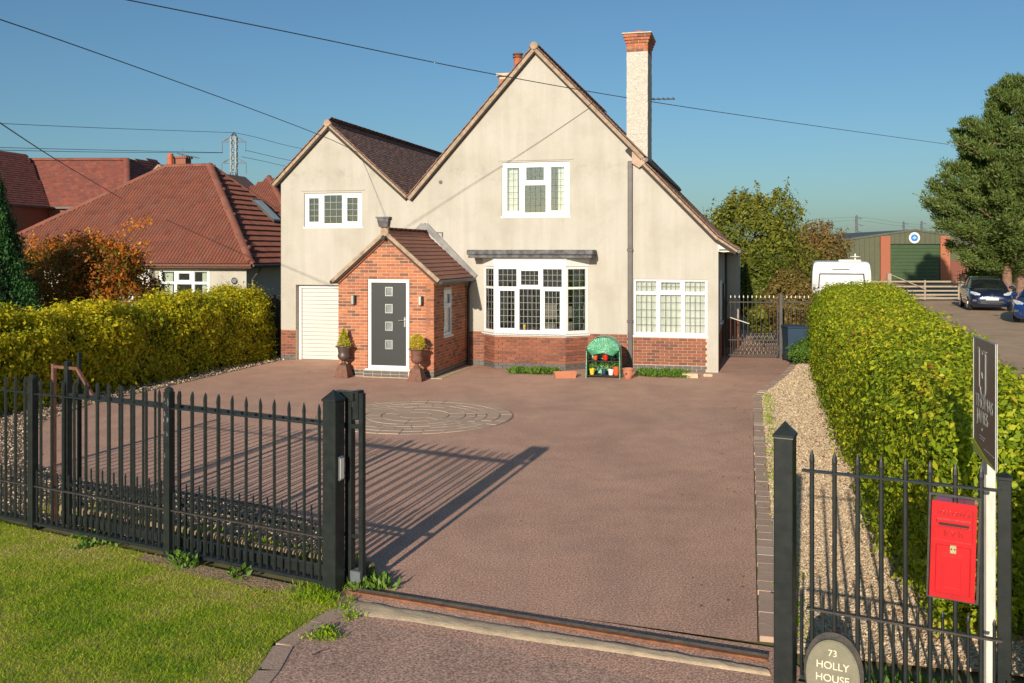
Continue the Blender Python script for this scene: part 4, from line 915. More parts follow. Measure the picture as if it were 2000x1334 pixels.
# ================================================================ things in front of the house
def urn(p, label, sc=1, mt='bronze', seed=0):
    r = thing('urn_planter', label, 'urn', HOUSE_M @ TR(p[0], p[1], 0), 'urns beside the front door')
    q = MB(); q.add([(-.17, -.17, 0), (.17, -.17, 0), (.17, .17, 0), (-.17, .17, 0), (-.17, -.17, .06), (.17, -.17, .06), (.17, .17, .06), (-.17, .17, .06), (-.10, -.10, .30), (.10, -.10, .30), (.10, .10, .30), (-.10, .10, .30)],
                  [(0, 3, 2, 1)]+[(i*4+j, i*4+(j+1) % 4, i*4+4+(j+1) % 4, i*4+4+j) for i in range(2) for j in range(4)]+[(8, 9, 10, 11)]); q.build('pedestal', M_['castrust'], r)
    q = MB(); q.lathe([(.10, .30), (.075, .325), (.045, .36), (.042, .385), (.07, .41), (.125, .45), (.145, .50), (.135, .55), (.125, .575), (.13, .60), (.14, .66), (.155, .715), (.205, .735), (.20, .75), (.14, .735), (.13, .70)], 22); q.build('bowl', M_[mt], r, smooth=R(35))
    return r
urn((-8.64, -3.02), 'rusty cast-iron urn on a pedestal left of the front door, cone-shaped conifer')
urn((-6.72, -3.22), 'rusty cast-iron urn on a pedestal right of the front door, bushy yellow-green plant', mt='castrust')
# mini greenhouse ------------------------------------------------------------
gh = thing('mini_greenhouse', 'small domed green plastic greenhouse with its front rolled up against the brick plinth', 'greenhouse', HOUSE_M @ TR(-2.62, -1.45, 0, R(2)))
GW, GD, GH_ = .40, .25, .62
def arch(x): return GH_+.36*math.sqrt(max(0, 1-(x/GW)**2))
N_ = 16; sec = [(-GW, .0), (-GW, GH_*.6)]+[(GW*math.cos(t), GH_+.36*math.sin(t)) for t in np.linspace(PI, 0, N_)]+[(GW, GH_*.6), (GW, 0)]
q = MB(); vs = []
for y in np.linspace(-GD, GD, 5):
    for (x, z) in sec: vs.append((x*(1+random.uniform(-.02, .02)), y, z*(1+random.uniform(-.012, .012))))
m_ = len(sec); q.add(vs, [(i*m_+j, i*m_+j+1, (i+1)*m_+j+1, (i+1)*m_+j) for i in range(4) for j in range(m_-1)])
q.add([(x, GD, z) for x, z in sec], [tuple(range(m_))]); q.build('plastic_cover', M_['greencover'], gh, smooth=R(50))
# gathered front flap: pleats fanning from the tie
q = MB(); vs = [(0.02, -GD-.07, .655)]; kk = 36
for i in range(kk+1):
    t = PI*i/kk; x = -.385*math.cos(t); z = .665+.30*math.sin(t); pr = .045*math.sin(i*1.9)+.02*math.sin(i*3.7)
    vs += [(x*.5+.01, -GD-.055-pr*.8, .655+(z-.655)*.5), (x, -GD-.01-abs(pr)*.2, z)]
q.add(vs, [(0, 1+2*i, 3+2*i) for i in range(kk)]+[(1+2*i, 2+2*i, 4+2*i, 3+2*i) for i in range(kk)])
for i in range(9):
    y = -GD-.05; z = .655-.012*i; q.tube([(-.36+.01*i, y+.03, z+.0), (0, y-.02, .648-.004*i), (.34-.012*i, y+.03, z-.02)], .018, 6)
q.build('rolled_flap', M_['greencover'], gh, smooth=True)
for sx in (-1, 1):
    q = MB(); q.bar((sx*GW, -GD-.005, 0), (sx*GW*.97, -GD-.005, .64), .07, .02); q.build('door_edge', M_['greencover'], gh)
for z in (.05, .40):
    q = MB(); q.bbox(-GW+.02, GW-.02, -GD+.02, GD-.02, z-.012, z+.008, .004)
    for i in range(8): q.bar((-GW+.06+i*.1, -GD+.02, z+.012), (-GW+.06+i*.1, GD-.02, z+.012), .008, .008)
    q.build('shelf', M_['black'], gh)
for sx in (-1, 1):
    for sy in (-1, 1):
        q = MB(); q.tube([(sx*(GW-.02), sy*(GD-.02), 0), (sx*(GW-.02), sy*(GD-.02), GH_)], .010, 6); q.build('leg', M_['black'], gh)
GHM = gh.matrix_world.copy()
def pot(x, y, z, r, h, m, label, name='plant_pot', cat='pot', group='pots in the small greenhouse'):
    q = MB(); q.lathe([(r*.72, 0), (r*.95, h*.82), (r*1.08, h*.84), (r*1.08, h), (r*.92, h), (r*.88, h*.86)], 16); o = q.build(name, M_[m], None, M=GHM @ TR(x, y, z), smooth=R(35)); return tag(o, label, cat, group)
pot(-.20, -.10, .415, .058, .115, 'orangeplastic', 'terracotta-orange pot on the upper shelf of the green greenhouse')
pot(.04, -.10, .415, .072, .13, 'redplastic', 'bright red pot on the upper shelf of the green greenhouse')
pot(-.28, -.12, .065, .065, .14, 'yellowplastic', 'yellow pot at the lower left of the green greenhouse')
pot(.17, -.12, .065, .070, .14, 'whiteplastic', 'white marbled pot on the lower shelf of the greenhouse beside the tall orange pot')
pot(.30, -.14, .065, .082, .20, 'orangeplastic', 'large orange-red pot at the lower right of the green greenhouse')
pot(0.0, -.05, .065, .060, .12, 'bin', 'dark pot on the lower shelf between the yellow and white pots')
pot(.24, .0, .415, .055, .10, 'black', 'small black pot on the upper shelf right of the red pot')
tp = HOUSE_M @ TR(-2.03, -1.62, 0)
sp = thing('strawberry_planter', 'small terracotta planter with side pockets standing right of the green greenhouse', 'planter', tp)
q = MB(); q.lathe([(.075, 0), (.10, .05), (.12, .14), (.125, .20), (.14, .215), (.14, .245), (.12, .245), (.11, .20)], 20); q.build('pot_body', M_['terracotta'], sp, smooth=R(35))
for a in (-2.1, -.5, 1.2):
    q = MB(); q.lathe([(.028, 0), (.045, .05), (.038, .05), (.02, .01)], 12, Matrix.Translation((.105*math.cos(a), .105*math.sin(a), .10)) @ Matrix.Rotation(.5, 4, Vector((-math.sin(a), math.cos(a), 0)))); q.build('pocket', M_['terracotta'], sp, smooth=R(35))
q = MB(); q.lathe([(.026, 0), (.024, .004)], 12, Matrix.Translation((-.030, -.121, .13)) @ Matrix.Rotation(PI/2, 4, 'X')); q.build('pocket_hole', M_['darkwood'], sp)
q = MB(); q.prism([(-.24, .0), (.24, .0), (.27, .15), (-.27, .15)], -.09, .09, M=HOUSE_M @ TR(-3.5, -1.85, 0, R(22))); o = q.build('trough', M_['terracotta'], None)
q2 = MB()
bm = bmesh.new(); bm.from_mesh(o.data); bm.faces.ensure_lookup_table(); top = max(bm.faces, key=lambda f: f.calc_center_median().z)
rs = bmesh.ops.inset_region(bm, faces=[top], thickness=.018); bmesh.ops.translate(bm, verts=top.verts[:], vec=(0, 0, -.03)); bm.to_mesh(o.data); bm.free()
tag(o, 'long low terracotta trough lying on the tarmac left of the green greenhouse', 'planter')
for i, (u_, v_, s_, lb) in enumerate(((-.62, -1.05, .30, 'flat buff concrete slab fragment below the lean-to window'), (-.22, -.75, .17, 'small pale rubble stone at the foot of the white corner pillar'))):
    bm = bmesh.new(); bmesh.ops.create_cube(bm, size=1); bmesh.ops.subdivide_edges(bm, edges=bm.edges[:], cuts=2, use_grid_fill=True)
    for vv_ in bm.verts: n3 = noise.noise_vector(vv_.co*2.1+Vector((i*7, 0, 0)))*.16; vv_.co = vv_.co+n3; vv_.co.x *= s_*1.2; vv_.co.y *= s_*.6; vv_.co.z *= s_*.38
    me = bpy.data.meshes.new('rubble_stone'); bm.to_mesh(me); bm.free(); me.materials.append(M_['concrete']); o = link('rubble_stone', me); o.matrix_world = HOUSE_M @ TR(u_, v_, s_*.15, R(5)); tag(o, lb, 'stone')

# ================================================================ side gate and fence beside the house
sg = thing('side_gate', 'black spear-topped side gate closing the path beside the shaded house wall', 'gate', W(.12, 3.3)); sg.matrix_world = Matrix.Translation(W(.12, 3.3)) @ Matrix.Rotation(-ANG*.4, 4, 'Z')
SGL = 1.40
for z, nm in ((1.58, 'top_rail'), (.52, 'middle_rail'), (.10, 'bottom_rail')):
    q = MB(); q.bar((0, 0, z), (SGL, 0, z), .03, .03); q.build(nm, M_['blackold'], sg)
for x in (0, SGL):
    q = MB(); q.bar((x, 0, .05), (x, 0, 1.6), .035, .035); q.build('stile', M_['blackold'], sg)
sgb = bar_mesh('gate_bar', 1.66, .011, .07); sgd = bar_mesh('gate_dog_bar', .56, .010, .05)
pieces('gate_bar', sg, M_['blackold'], sgb, [TR(.118*(i+1), 0, .08) for i in range(11)]); pieces('gate_dog_bar', sg, M_['blackold'], sgd, [TR(.059+.118*i, 0, .08) for i in range(12)])
for i in range(11):
    q = MB(); q.lathe([(.012, 0), (.016, .03), (.002, .075)], 6, TR(.118*(i+1), 0, 1.70)); q.build('white_tip', M_['white'], sg)
q = MB(); q.bar((.1, -.03, 1.15), (.62, -.04, .98), .03, .02); q.build('diagonal_bar', M_['postwhite'], sg)
square_post('side_gate_post', 'dark square post between the side gate and its fixed railing', 'post', 0, 0, .09, 1.80, .03, M=sg.matrix_world @ TR(SGL+.09, 0, 0), m='pipe')
sf = thing('side_railing', 'fixed black railing panel right of the side gate, shrub showing through', 'railing', sg.matrix_world @ TR(SGL+.14, 0, 0))
for z, nm in ((1.58, 'top_rail'), (.52, 'middle_rail'), (.10, 'bottom_rail')):
    q = MB(); q.bar((0, 0, z), (.85, 0, z), .03, .03); q.build(nm, M_['blackold'], sf)
pieces('railing_bar', sf, M_['blackold'], sgb, [TR(.118*(i+1), 0, .08) for i in range(6)])
for i in range(6):
    q = MB(); q.lathe([(.012, 0), (.016, .03), (.002, .075)], 6, TR(.118*(i+1), 0, 1.70)); q.build('white_tip', M_['white'], sf)
# bin behind the gate post
wb = thing('wheelie_bin', 'dark blue wheelie bin standing between the side gate post and the hedge', 'bin', W(1.95, 3.0))
q = MB(); q.add([(-.24, -.24, .05), (.24, -.24, .05), (.24, .24, .05), (-.24, .24, .05), (-.28, -.30, .92), (.28, -.30, .92), (.28, .30, .92), (-.28, .30, .92)], [(0, 3, 2, 1), (0, 1, 5, 4), (1, 2, 6, 5), (2, 3, 7, 6), (3, 0, 4, 7), (4, 5, 6, 7)]); q.build('bin_body', M_['bin'], wb)
q = MB(); q.bbox(-.30, .30, -.33, .33, .925, .98, .02); q.build('bin_lid', M_['bin'], wb)
for x in (-.22, .22):
    q = MB(); q.lathe([(.1, -.03), (.1, .03)], 14, TR(x, .26, .10) @ Matrix.Rotation(PI/2, 4, 'Y')); q.build('bin_wheel', M_['tyre'], wb)
# lattice leaning behind the side gate
lt = thing('lattice_panel', 'low tan wooden trellis leaning on the ground behind the side gate', 'trellis', W(.95, 4.4))
q = MB()
for i in range(9):
    q.bar((-.5+i*.12, 0, 0), (-.5+i*.12+.35, .05, .62), .02, .01); q.bar((-.2+i*.12, .015, 0), (-.2+i*.12-.35, .065, .62), .02, .01)
q.build('lattice', M_['wood'], lt)
# dark board fence between hedge and house
df = thing('board_fence', 'dark vertical board fence in the gap between the yellow hedge and the garage', 'fence', W(-13.6, .9)); df.matrix_world = HOUSE_M @ TR(-13.9, .9, 0)
q = MB(); q.bbox(0, .13, 0, .02, 0, 1.75, .003); me = bpy.data.meshes.new('fence_board'); me.from_pydata([tuple(x) for x in q.v], [], q.f)
pieces('fence_board', df, M_['darkwood'], me, [Matrix.Translation((i*.138, random.uniform(-.004, .004), random.uniform(-.02, 0))) for i in range(14)])
q = MB(); q.box(0, 1.95, .025, .07, .4, .5); q.box(0, 1.95, .025, .07, 1.3, 1.4); q.build('fence_rail', M_['darkwood'], df)

# ================================================================ neighbours
def tile_plane(parent, O_, e, s, poly, me, m, gx, gs, limit=0, name='roof_tile', tilt=.10, lift=.04, stagger=False, rest=None):
    """tiles over a planar polygon; poly in (along e, up slope s) coordinates"""
    e = Vector(e).normalized(); s = Vector(s).normalized(); n = e.cross(s).normalized(); n = n if n.z > 0 else -n
    def ins(x, y):
        c = False; k = len(poly)
        for i in range(k):
            (xa, ya), (xb, yb) = poly[i], poly[(i+1) % k]
            if (ya > y) != (yb > y) and x < (xb-xa)*(y-ya)/(yb-ya)+xa: c = not c
        return c
    x0 = min(p[0] for p in poly); x1 = max(p[0] for p in poly); y1 = max(p[1] for p in poly); out = []
    y = -.03; r = 0
    while y < y1:
        x = x0-(gx/2 if stagger and r % 2 else 0)
        while x < x1:
            if ins(x+gx/2, max(y, 0)+gs*.35):
                p = O_+e*x+s*y+n*(lift+random.uniform(0, .004)); yy = (s*math.cos(tilt)-n*math.sin(tilt)).normalized(); zz = e.cross(yy).normalized()
                xx = e
                if zz.dot(n) < 0: zz = -zz
                out.append(Matrix(((xx.x, yy.x, zz.x, p.x), (xx.y, yy.y, zz.y, p.y), (xx.z, yy.z, zz.z, p.z), (0, 0, 0, 1))))
            x += gx
        y += gs; r += 1
    pieces(name, parent, m, me, out, limit, rest or name+'s')
def plane_slab(name, parent, pts, m, th=.1):
    P = [Vector(p) for p in pts]; n = (P[1]-P[0]).cross(P[2]-P[0]).normalized(); n = n if n.z > 0 else -n
    k = len(P); q = MB(); q.add([p for p in P]+[p-n*th for p in P], [tuple(range(k)), tuple(range(2*k-1, k-1, -1))]+[(i, (i+1) % k, k+(i+1) % k, k+i) for i in range(k)]); return q.build(name, m, parent)
def pantile(w=.30, l=.40):
    b = MB(); prof = []
    for j in range(13): x = w*j/12; prof.append((x, .075*abs(math.sin(PI*(x/w)*2))**.5))
    vs = [(x, 0, z) for x, z in prof]+[(x, l, z) for x, z in prof]+[(x, 0, z-.03) for x, z in prof]
    k = 13; b.add(vs, [(j, j+1, k+j+1, k+j) for j in range(12)]+[(2*k+j, 2*k+j+1, j+1, j) for j in range(12)])
    me = bpy.data.meshes.new('pantile'); me.from_pydata([tuple(x) for x in b.v], [], b.f); return me
BM_ = Matrix.Translation((-9.92, 36, 0)) @ Matrix.Rotation(-ANG, 4, 'Z')
bun = thing('bungalow', 'cream bungalow with a hipped red pantile roof left of the house', 'house', BM_)
EZB, RZB, w_ = 2.50, 6.73, 4.59; UL = -13.3; VB = 9.2; UR2 = -6.77
A_, B_, C_, D_ = Vector((0, 0, EZB)), Vector((-w_, w_, RZB)), Vector((UR2, w_, RZB)), Vector((UL, 0, EZB)); E_, F_ = Vector((0, VB, EZB)), Vector((UL, VB, EZB))
for nm, pl in (('a', (D_, A_, B_, C_)), ('b', (A_, E_, B_)), ('c', (E_, F_, C_, B_)), ('d', (F_, D_, C_))): plane_slab('roof_deck', bun, pl, M_['btile'], .08)
pt = pantile(.30, .37); sl = math.hypot(w_, RZB-EZB); sdir = Vector((0, w_, RZB-EZB))
tile_plane(bun, D_, (1, 0, 0), sdir, [(0, 0), (-UL, 0), (-UL-w_, sl), (UR2-UL, sl)], pt, M_['btile'], .30, .33, 300, 'pantile', rest='pantiles_front')
sdr = Vector((-w_, 0, RZB-EZB)); tile_plane(bun, A_, (0, 1, 0), sdr, [(0, 0), (VB, 0), (w_, sl)], pantile(.30, .37), M_['btile'], .30, .33, 0, 'side_pantile', tilt=.16)
ridge_tiles(A_+Vector((-.03, .03, .10)), B_+Vector((0, 0, .08)), 16, .16, 'btile', bun, 'hip_tile'); ridge_tiles(C_+Vector((0, 0, .06)), B_+Vector((0, 0, .06)), 6, .14, 'btile', bun); ridge_tiles(D_+Vector((0, 0, .1)), C_+Vector((0, 0, .06)), 20, .15, 'btile', bun, 'hip_tile')
ridge_tiles(E_+Vector((0, 0, .1)), B_+Vector((0, 0, .06)), 16, .15, 'btile', bun, 'hip_tile')
q = MB(); q.prism([(UL+.5, 0), (-.45, 0), (-.45, 2.42), (UL+.5, 2.42)], .45, .7, [[(-4.3, .95), (-2.05, .95), (-2.05, 2.28), (-4.3, 2.28)]]); q.box(-.7, -.45, .7, VB-.4, 0, 2.42); q.box(UL+.5, UL+.8, .7, VB-.4, 0, 2.42); q.box(UL+.8, -.7, VB-.7, VB-.4, 0, 2.42); q.build('wall', M_['render'], bun)
q = MB(); q.box(UL+.1, -.05, .02, .45, 2.40, 2.44); q.box(-.45, -.03, .45, VB-.1, 2.40, 2.44); q.box(UL, .03, -.03, .0, 2.36, 2.50); q.box(.0, .03, 0, VB, 2.36, 2.50); q.build('fascia', M_['castrust'], bun)
q = MB(); q.tube([(UL, -.09, 2.46), (.06, -.09, 2.46)], .055, 8); q.build('gutter', M_['castrust'], bun); q = MB(); q.tube([(.09, 0, 2.46), (.09, VB, 2.46)], .055, 8); q.tube([(.09, .7, 2.42), (-.36, .75, 1.9), (-.36, .75, 0)], .04, 8); q.build('gutter', M_['pipe'], bun)
window(bun, TR(-4.3, .47, .95), 2.25, 1.33, [(.12, .68, .1, .76, 1, 1, False), (.80, 1.46, .1, .76, 1, 1, False), (1.58, 2.14, .1, .76, 1, 1, False), (.12, .68, .86, 1.25, 1, 1, False), (.84, 1.42, .88, 1.23, 1, 1, True), (1.58, 2.14, .86, 1.25, 1, 1, False)], curtain=[(.1, .5, 'curtain', .2), (1.8, 2.15, 'curtain', .2)])
q = MB(); q.bbox(-5.3, -4.5, .12, .45, .4, 2.3, .01); q.build('porch_return', M_['white'], bun); q = MB(); q.bbox(-5.2, -4.8, .10, .12, .6, 1.9, .005); q.build('porch_pane', M_['glass'], bun)
q = MB(); q.lathe([(.13, 0), (.13, .04), (.09, .05)], 18, TR(-.95, .45, 1.86) @ Matrix.Rotation(PI/2, 4, 'X')); q.build('wall_disc', M_['black'], bun)
q = MB(); q.lathe([(.085, 0), (.085, .01)], 18, TR(-.95, .40, 1.86) @ Matrix.Rotation(PI/2, 4, 'X')); q.build('wall_disc_face', M_['galv'], bun)
sl_m = Matrix.Translation(A_+Vector((-2.35, 5.5, 2.18+.10))) @ Matrix.Rotation(math.atan2(RZB-EZB, w_), 4, 'Y')
q = MB(); q.bbox(-.75, .75, -.42, .42, 0, .08, .01); q.build('skylight_frame', M_['pipe'], bun, M=sl_m); q = MB(); q.box(-.64, .64, -.33, .33, .082, .088); q.build('skylight_pane', M_['silver'], bun, M=sl_m)
# rear gable with cream verge, chimney and aerial
rgm = Matrix.Translation((-17.5, 47.5, 0)) @ Matrix.Rotation(-ANG, 4, 'Z')
rg = thing('gabled_outbuilding', 'cream-edged gable with a red chimney stack rising behind the bungalow roof', 'house', rgm)
q = MB(); q.prism([(-4.5, 0), (4.5, 0), (4.5, 3.4), (0, 7.1), (-4.5, 3.0)], 0, .3); q.build('wall', M_['render'], rg)
plane_slab('roof', rg, [(-4.8, -.2, 2.85), (0, -.2, 7.35), (0, 8, 7.35), (-4.8, 8, 2.85)], M_['tile'], .12); plane_slab('roof', rg, [(4.8, -.2, 3.3), (0, -.2, 7.35), (0, 8, 7.35), (4.8, 8, 3.3)], M_['tile'], .12)
q = MB(); q.bar((-4.8, -.25, 2.80), (0, -.25, 7.30), .10, .26, up=(0, 1, 0)); q.bar((4.8, -.25, 3.25), (0, -.25, 7.30), .10, .26, up=(0, 1, 0)); q.build('verge', M_['verge'], rg)
q = MB(); q.box(-.05, .62, 1.0, 1.5, 6.3, 7.75); q.bbox(-.12, .70, .93, 1.57, 7.76, 7.86, .01); q.build('chimney', M_['plinth'], rg)
q = MB(); q.lathe([(.16, 7.3), (.15, 7.98)], 14, TR(-.12, .8, 0)); q.build('chimney_pot', M_['potorange'], rg)
q = MB(); q.tube([(.45, 1.0, 7.4), (.45, 1.0, 8.25)], .02, 6); q.tube([(.2, .9, 8.0), (1.5, .8, 7.72)], .018, 6)
for i in range(9): x = .35+i*.13; z = 7.97-.215*(x-.35); q.bar((x, .65, z), (x, 1.1, z), .02, .02); q.bar((x, .87, z-.14), (x, .87, z+.14), .012, .012)
q.build('tv_aerial', M_['galv'], rg)
# far brick house
fh = thing('brick_house', 'large brick house with red tiled roofs beyond the maple at the far left', 'house', Vector((-26, 55, 0)))
f2 = tile_mesh(.5, .34, .03)
def froof(e0, e1, r0, r1, nm='roof'):
    P = [Vector(x)-Vector((-26, 55, 0)) for x in (e0, e1, r1, r0)]; plane_slab(nm, fh, P, M_['ftile'], .12)
    O_ = P[0]; e = (P[1]-P[0]).normalized(); up_ = P[3]-P[0]; s = (up_-e*up_.dot(e)).normalized()
    tile_plane(fh, O_, e, s, [((p-O_).dot(e), (p-O_).dot(s)) for p in P], tile_mesh(.26, .24, .02), M_['ftile'], .26, .20, 0, 'roof_tile', stagger=True, lift=.05)
froof((-27.2, 55.2, 5.6), (-22.4, 55.2, 5.6), (-30.2, 58.4, 8.6), (-23.75, 58.4, 8.6)); froof((-28.2, 49.0, 5.6), (-26.9, 55.3, 5.6), (-31.4, 49.6, 8.75), (-30.1, 58.3, 8.6))
froof((-22.4, 55.3, 5.6), (-21.2, 62, 5.6), (-23.75, 58.45, 8.58), (-23.9, 62.3, 8.6), 'roof')
q = MB(); q.box(-1.3+.1, 3.4, .35, .6, 0, 5.5); q.box(3.2, 3.4, .6, 6, 0, 5.5)
q.prism([(-2.7, 0), (-1.35, 0), (-1.35, 5.5), (-2.7, 5.5)], -6, -5.8); q.bar((-1.55, -5.9, 2.75), (-1.15, .4, 2.75), .2, 5.5); q.build('wall', M_['plinth'], fh)
q = MB(); q.bar((-1.9, -6, 5.53), (-.72, .0, 5.53), .3, .10); q.box(-1.2, 3.6, .05, .4, 5.48, 5.60); q.build('fascia', M_['pipe'], fh)
ridge_tiles((3.6, .2, 5.68), (2.25, 3.42, 8.68), 9, .2, 'ftile', fh, 'hip_tile'); ridge_tiles((-4.2, 3.4, 8.66), (2.25, 3.4, 8.68), 16, .16, 'ftile', fh); ridge_tiles((-5.4, -5.4, 8.82), (-4.1, 3.4, 8.68), 16, .17, 'ftile', fh); ridge_tiles((2.25, 3.45, 8.66), (2.1, 7.3, 8.68), 9, .16, 'ftile', fh)
wm = Matrix.Translation((-1.62, -3.6, 3.9)) @ Matrix.Rotation(math.atan2(6.3, .4), 4, 'Z')
window(fh, wm, 1.5, 1.45, [(.08, .70, .08, 1.37, 1, 1, False), (.80, 1.42, .08, 1.37, 1, 1, False)])
# hipped roof seen right of the bungalow
hr = thing('hipped_house', 'far house of which only a small hipped red roof peak shows beside the left gable', 'house', Matrix.Translation((-13.6, 53, 0)) @ Matrix.Rotation(-ANG, 4, 'Z'))
for p in (((-5, -5, 2.6), (5, -5, 2.6), (0, 0, 7.15)), ((5, -5, 2.6), (5, 5, 2.6), (0, 0, 7.15)), ((5, 5, 2.6), (-5, 5, 2.6), (0, 0, 7.15)), ((-5, 5, 2.6), (-5, -5, 2.6), (0, 0, 7.15))): plane_slab('roof', hr, p, M_['btile'])
tile_plane(hr, Vector((-5, -5, 2.6)), (1, 0, 0), (0, 5, 4.55), [(0, 0), (10, 0), (5, 6.75)], pantile(.30, .37), M_['btile'], .30, .33, 0)
ridge_tiles((5, -5, 2.7), (0, 0, 7.2), 14, .15, 'btile', hr, 'hip_tile'); q = MB(); q.box(-4.5, 4.5, -4.5, 4.5, 0, 2.5); q.build('wall', M_['render'], hr)

# ---------------------------------------------------------------- shed
SY = 79.0
shd = thing('steel_shed', 'olive green steel shed with a green roller door and brick piers beyond the field gate', 'shed', Vector((33.6, SY, .33)))
q = MB(); q.prism([(-6.3, 0), (-2.9, 0), (-2.9, 3.25), (2.9, 3.25), (2.9, 0), (6.3, 0), (6.3, 3.55), (0, 4.42), (-6.3, 3.55)], .05, .2); q.box(-6.3, -6.1, .2, 18, 0, 3.55); q.box(6.1, 6.3, .2, 18, 0, 3.55); q.build('wall_backing', M_['shed'], shd)
def rz(x): return 4.42-abs(x)*.138
for i in range(31):
    x = -6.28+i*.42
    if x > 6.1: break
    lo_ = 0 if (x < -2.95 or x > 2.5) else 3.27
    q = MB(); q.prism([(x, lo_), (x+.40, lo_), (x+.40, lo_+.01), (x+.40, rz(x+.4)-.03), (x, rz(x)-.03)], .0, .045); q.build('cladding_panel', M_['shed'], shd)
q = MB(); q.bar((-6.5, -.02, rz(6.5)+.03), (0, -.02, 4.46), .16, .14, up=(0, 1, 0)); q.bar((6.5, -.02, rz(6.5)+.03), (0, -.02, 4.46), .16, .14, up=(0, 1, 0)); q.build('roof_trim', M_['shedroof'], shd)
plane_slab('roof', shd, [(-6.5, -.05, rz(6.5)+.06), (0, -.05, 4.5), (0, 18, 4.5), (-6.5, 18, rz(6.5)+.06)], M_['shedroof']); plane_slab('roof', shd, [(6.5, -.05, rz(6.5)+.06), (0, -.05, 4.5), (0, 18, 4.5), (6.5, 18, rz(6.5)+.06)], M_['shedroof'])
for x0 in (-2.9, 2.08):
    q = MB(); q.bbox(x0, x0+.80, -.16, -.001, 0, rz(x0+.4)-.12, .01); q.build('brick_pier', M_['brick'], shd)
q = MB(); q.bbox(2.9, 5.6, -.12, -.002, 0, 1.9, .01); q.build('brick_dado', M_['plinth'], shd)
for i in range(11):
    q = MB(); q.bbox(-2.08, 2.06, -.05, -.01, .01+i*.292, .01+i*.292+.285, .015); q.build('door_slat', M_['sheddoor'], shd)
q = MB(); q.box(-2.1, 2.08, -.12, .0, 3.222, 3.30); q.build('door_lintel', M_['black'], shd)
em = link('round_emblem', None, shd); em.matrix_local = Matrix.Translation((-.08, -.08, 3.80)) @ Matrix.Rotation(PI/2, 4, 'X')
q = MB(); q.lathe([(.46, 0), (.46, .03)], 36); q.build('disc', M_['white'], em); q = MB(); q.lathe([(.30, .031), (.30, .04)], 36); q.build('inner_disc', M_['blue'], em)
q = MB(); q.prism([(-.22, -.02), (-.1, .03), (-.05, .16), (.05, .16), (.1, .03), (.22, -.02), (.12, -.05), (0, -.13), (-.12, -.05)], .042, .05, axis='z'); q.build('emblem_mark', M_['paleblue'], em)
# field gate
fg = thing('field_gate', 'weathered five-bar timber field gate in front of the shed', 'gate', Vector((20.1, 50.5, .35)))
FL = 3.75
for i, z in enumerate((.16, .34, .55, .78, 1.04)):
    q = MB(); q.bar((-2.2, 0, z), (FL, .0, z), .035, .085); q.build('gate_bar', M_['wood'], fg)
for x in (.05, 1.9, FL-.05):
    q = MB(); q.bar((x, -.03, .08), (x, -.03, 1.12), .08, .035); q.build('upright', M_['wood'], fg)
q = MB(); q.bar((.05, -.07, 1.42), (1.95, -.07, .62), .09, .04); q.build('brace', M_['wood'], fg)
for x, h, lb in ((0, 1.48, 'tall timber gatepost at the hinge end of the field gate, beside the shed door'), (FL+.15, 1.40, 'stout pale timber gatepost beside the navy car')):
    q = MB(); q.bbox(-.11, .11, -.11, .11, -.1, h, .03); o = q.build('field_gatepost', M_['wood'], None, M=Matrix.Translation((20.1+x, 50.5, .35))); tag(o, lb, 'post')
# caravan
cv = thing('caravan', 'white touring caravan, its front end showing over the right hedge', 'caravan', Matrix.Translation((12.95, 37.2, .33)) @ Matrix.Rotation(R(-17), 4, 'Z'))
sec = [(-1.10, .35), (-1.12, 1.2), (-1.09, 1.9)]+[(-1.06+.15*(1-math.cos(t)), 2.13+.14*math.sin(t)) for t in np.linspace(0, PI/2, 5)]
sec = sec+[(-x, z) for x, z in sec[::-1]]
q = MB(); vs = []; st = [(0, .98, -.12), (.02, .995, -.04), (.10, 1, 0), (5.0, 1, 0), (5.2, .98, -.06)]; m_ = len(sec)
for (y, k, dz) in st:
    for (x, z) in sec: vs.append((x*k, y+(max(0, z-1.2)*.28 if y < 1 else 0), z+(dz if z > 1.5 else 0)))
q.add(vs, [(i*m_+j, i*m_+(j+1) % m_, (i+1)*m_+(j+1) % m_, (i+1)*m_+j) for i in range(len(st)-1) for j in range(m_)]+[tuple(range(m_)), tuple(len(vs)-m_+j for j in range(m_))[::-1]])
q.build('caravan_body', M_['caravan'], cv, smooth=R(40))
q = MB(); q.bar((-.82, .15, 1.78), (.82, .15, 1.78), .04, .05); q.bar((-.82, .15, 1.78), (-.86, .0, 1.2), .03, .05); q.bar((.82, .15, 1.78), (.86, .0, 1.2), .03, .05); q.build('window_seal', M_['black'], cv)
q = MB(); q.add([(-.80, -.005, 1.1), (.80, -.005, 1.1), (.78, .125, 1.75), (-.78, .125, 1.75)], [(0, 1, 2, 3)]); q.build('front_window', M_['silver'], cv)
q = MB(); q.bar((-.35, .20, 1.97), (.30, .20, 1.97), .02, .035); q.build('vent_slot', M_['black'], cv)
q = MB(); q.bbox(-.1, .75, .6, 1.3, 2.24, 2.34, .03); q.tube([(.52, .5, 2.2), (.52, .5, 2.58)], .03, 6); q.lathe([(.03, 2.50), (.20, 2.47), (.20, 2.45), (.03, 2.44)], 14, TR(.52, .5, 0)); q.build('roof_fittings', M_['white'], cv)
for x in (-1.02, 1.02):
    q = MB(); q.lathe([(.31, -.09), (.31, .09)], 18, TR(x, 2.6, .31) @ Matrix.Rotation(PI/2, 4, 'Y')); q.build('wheel', M_['tyre'], cv)
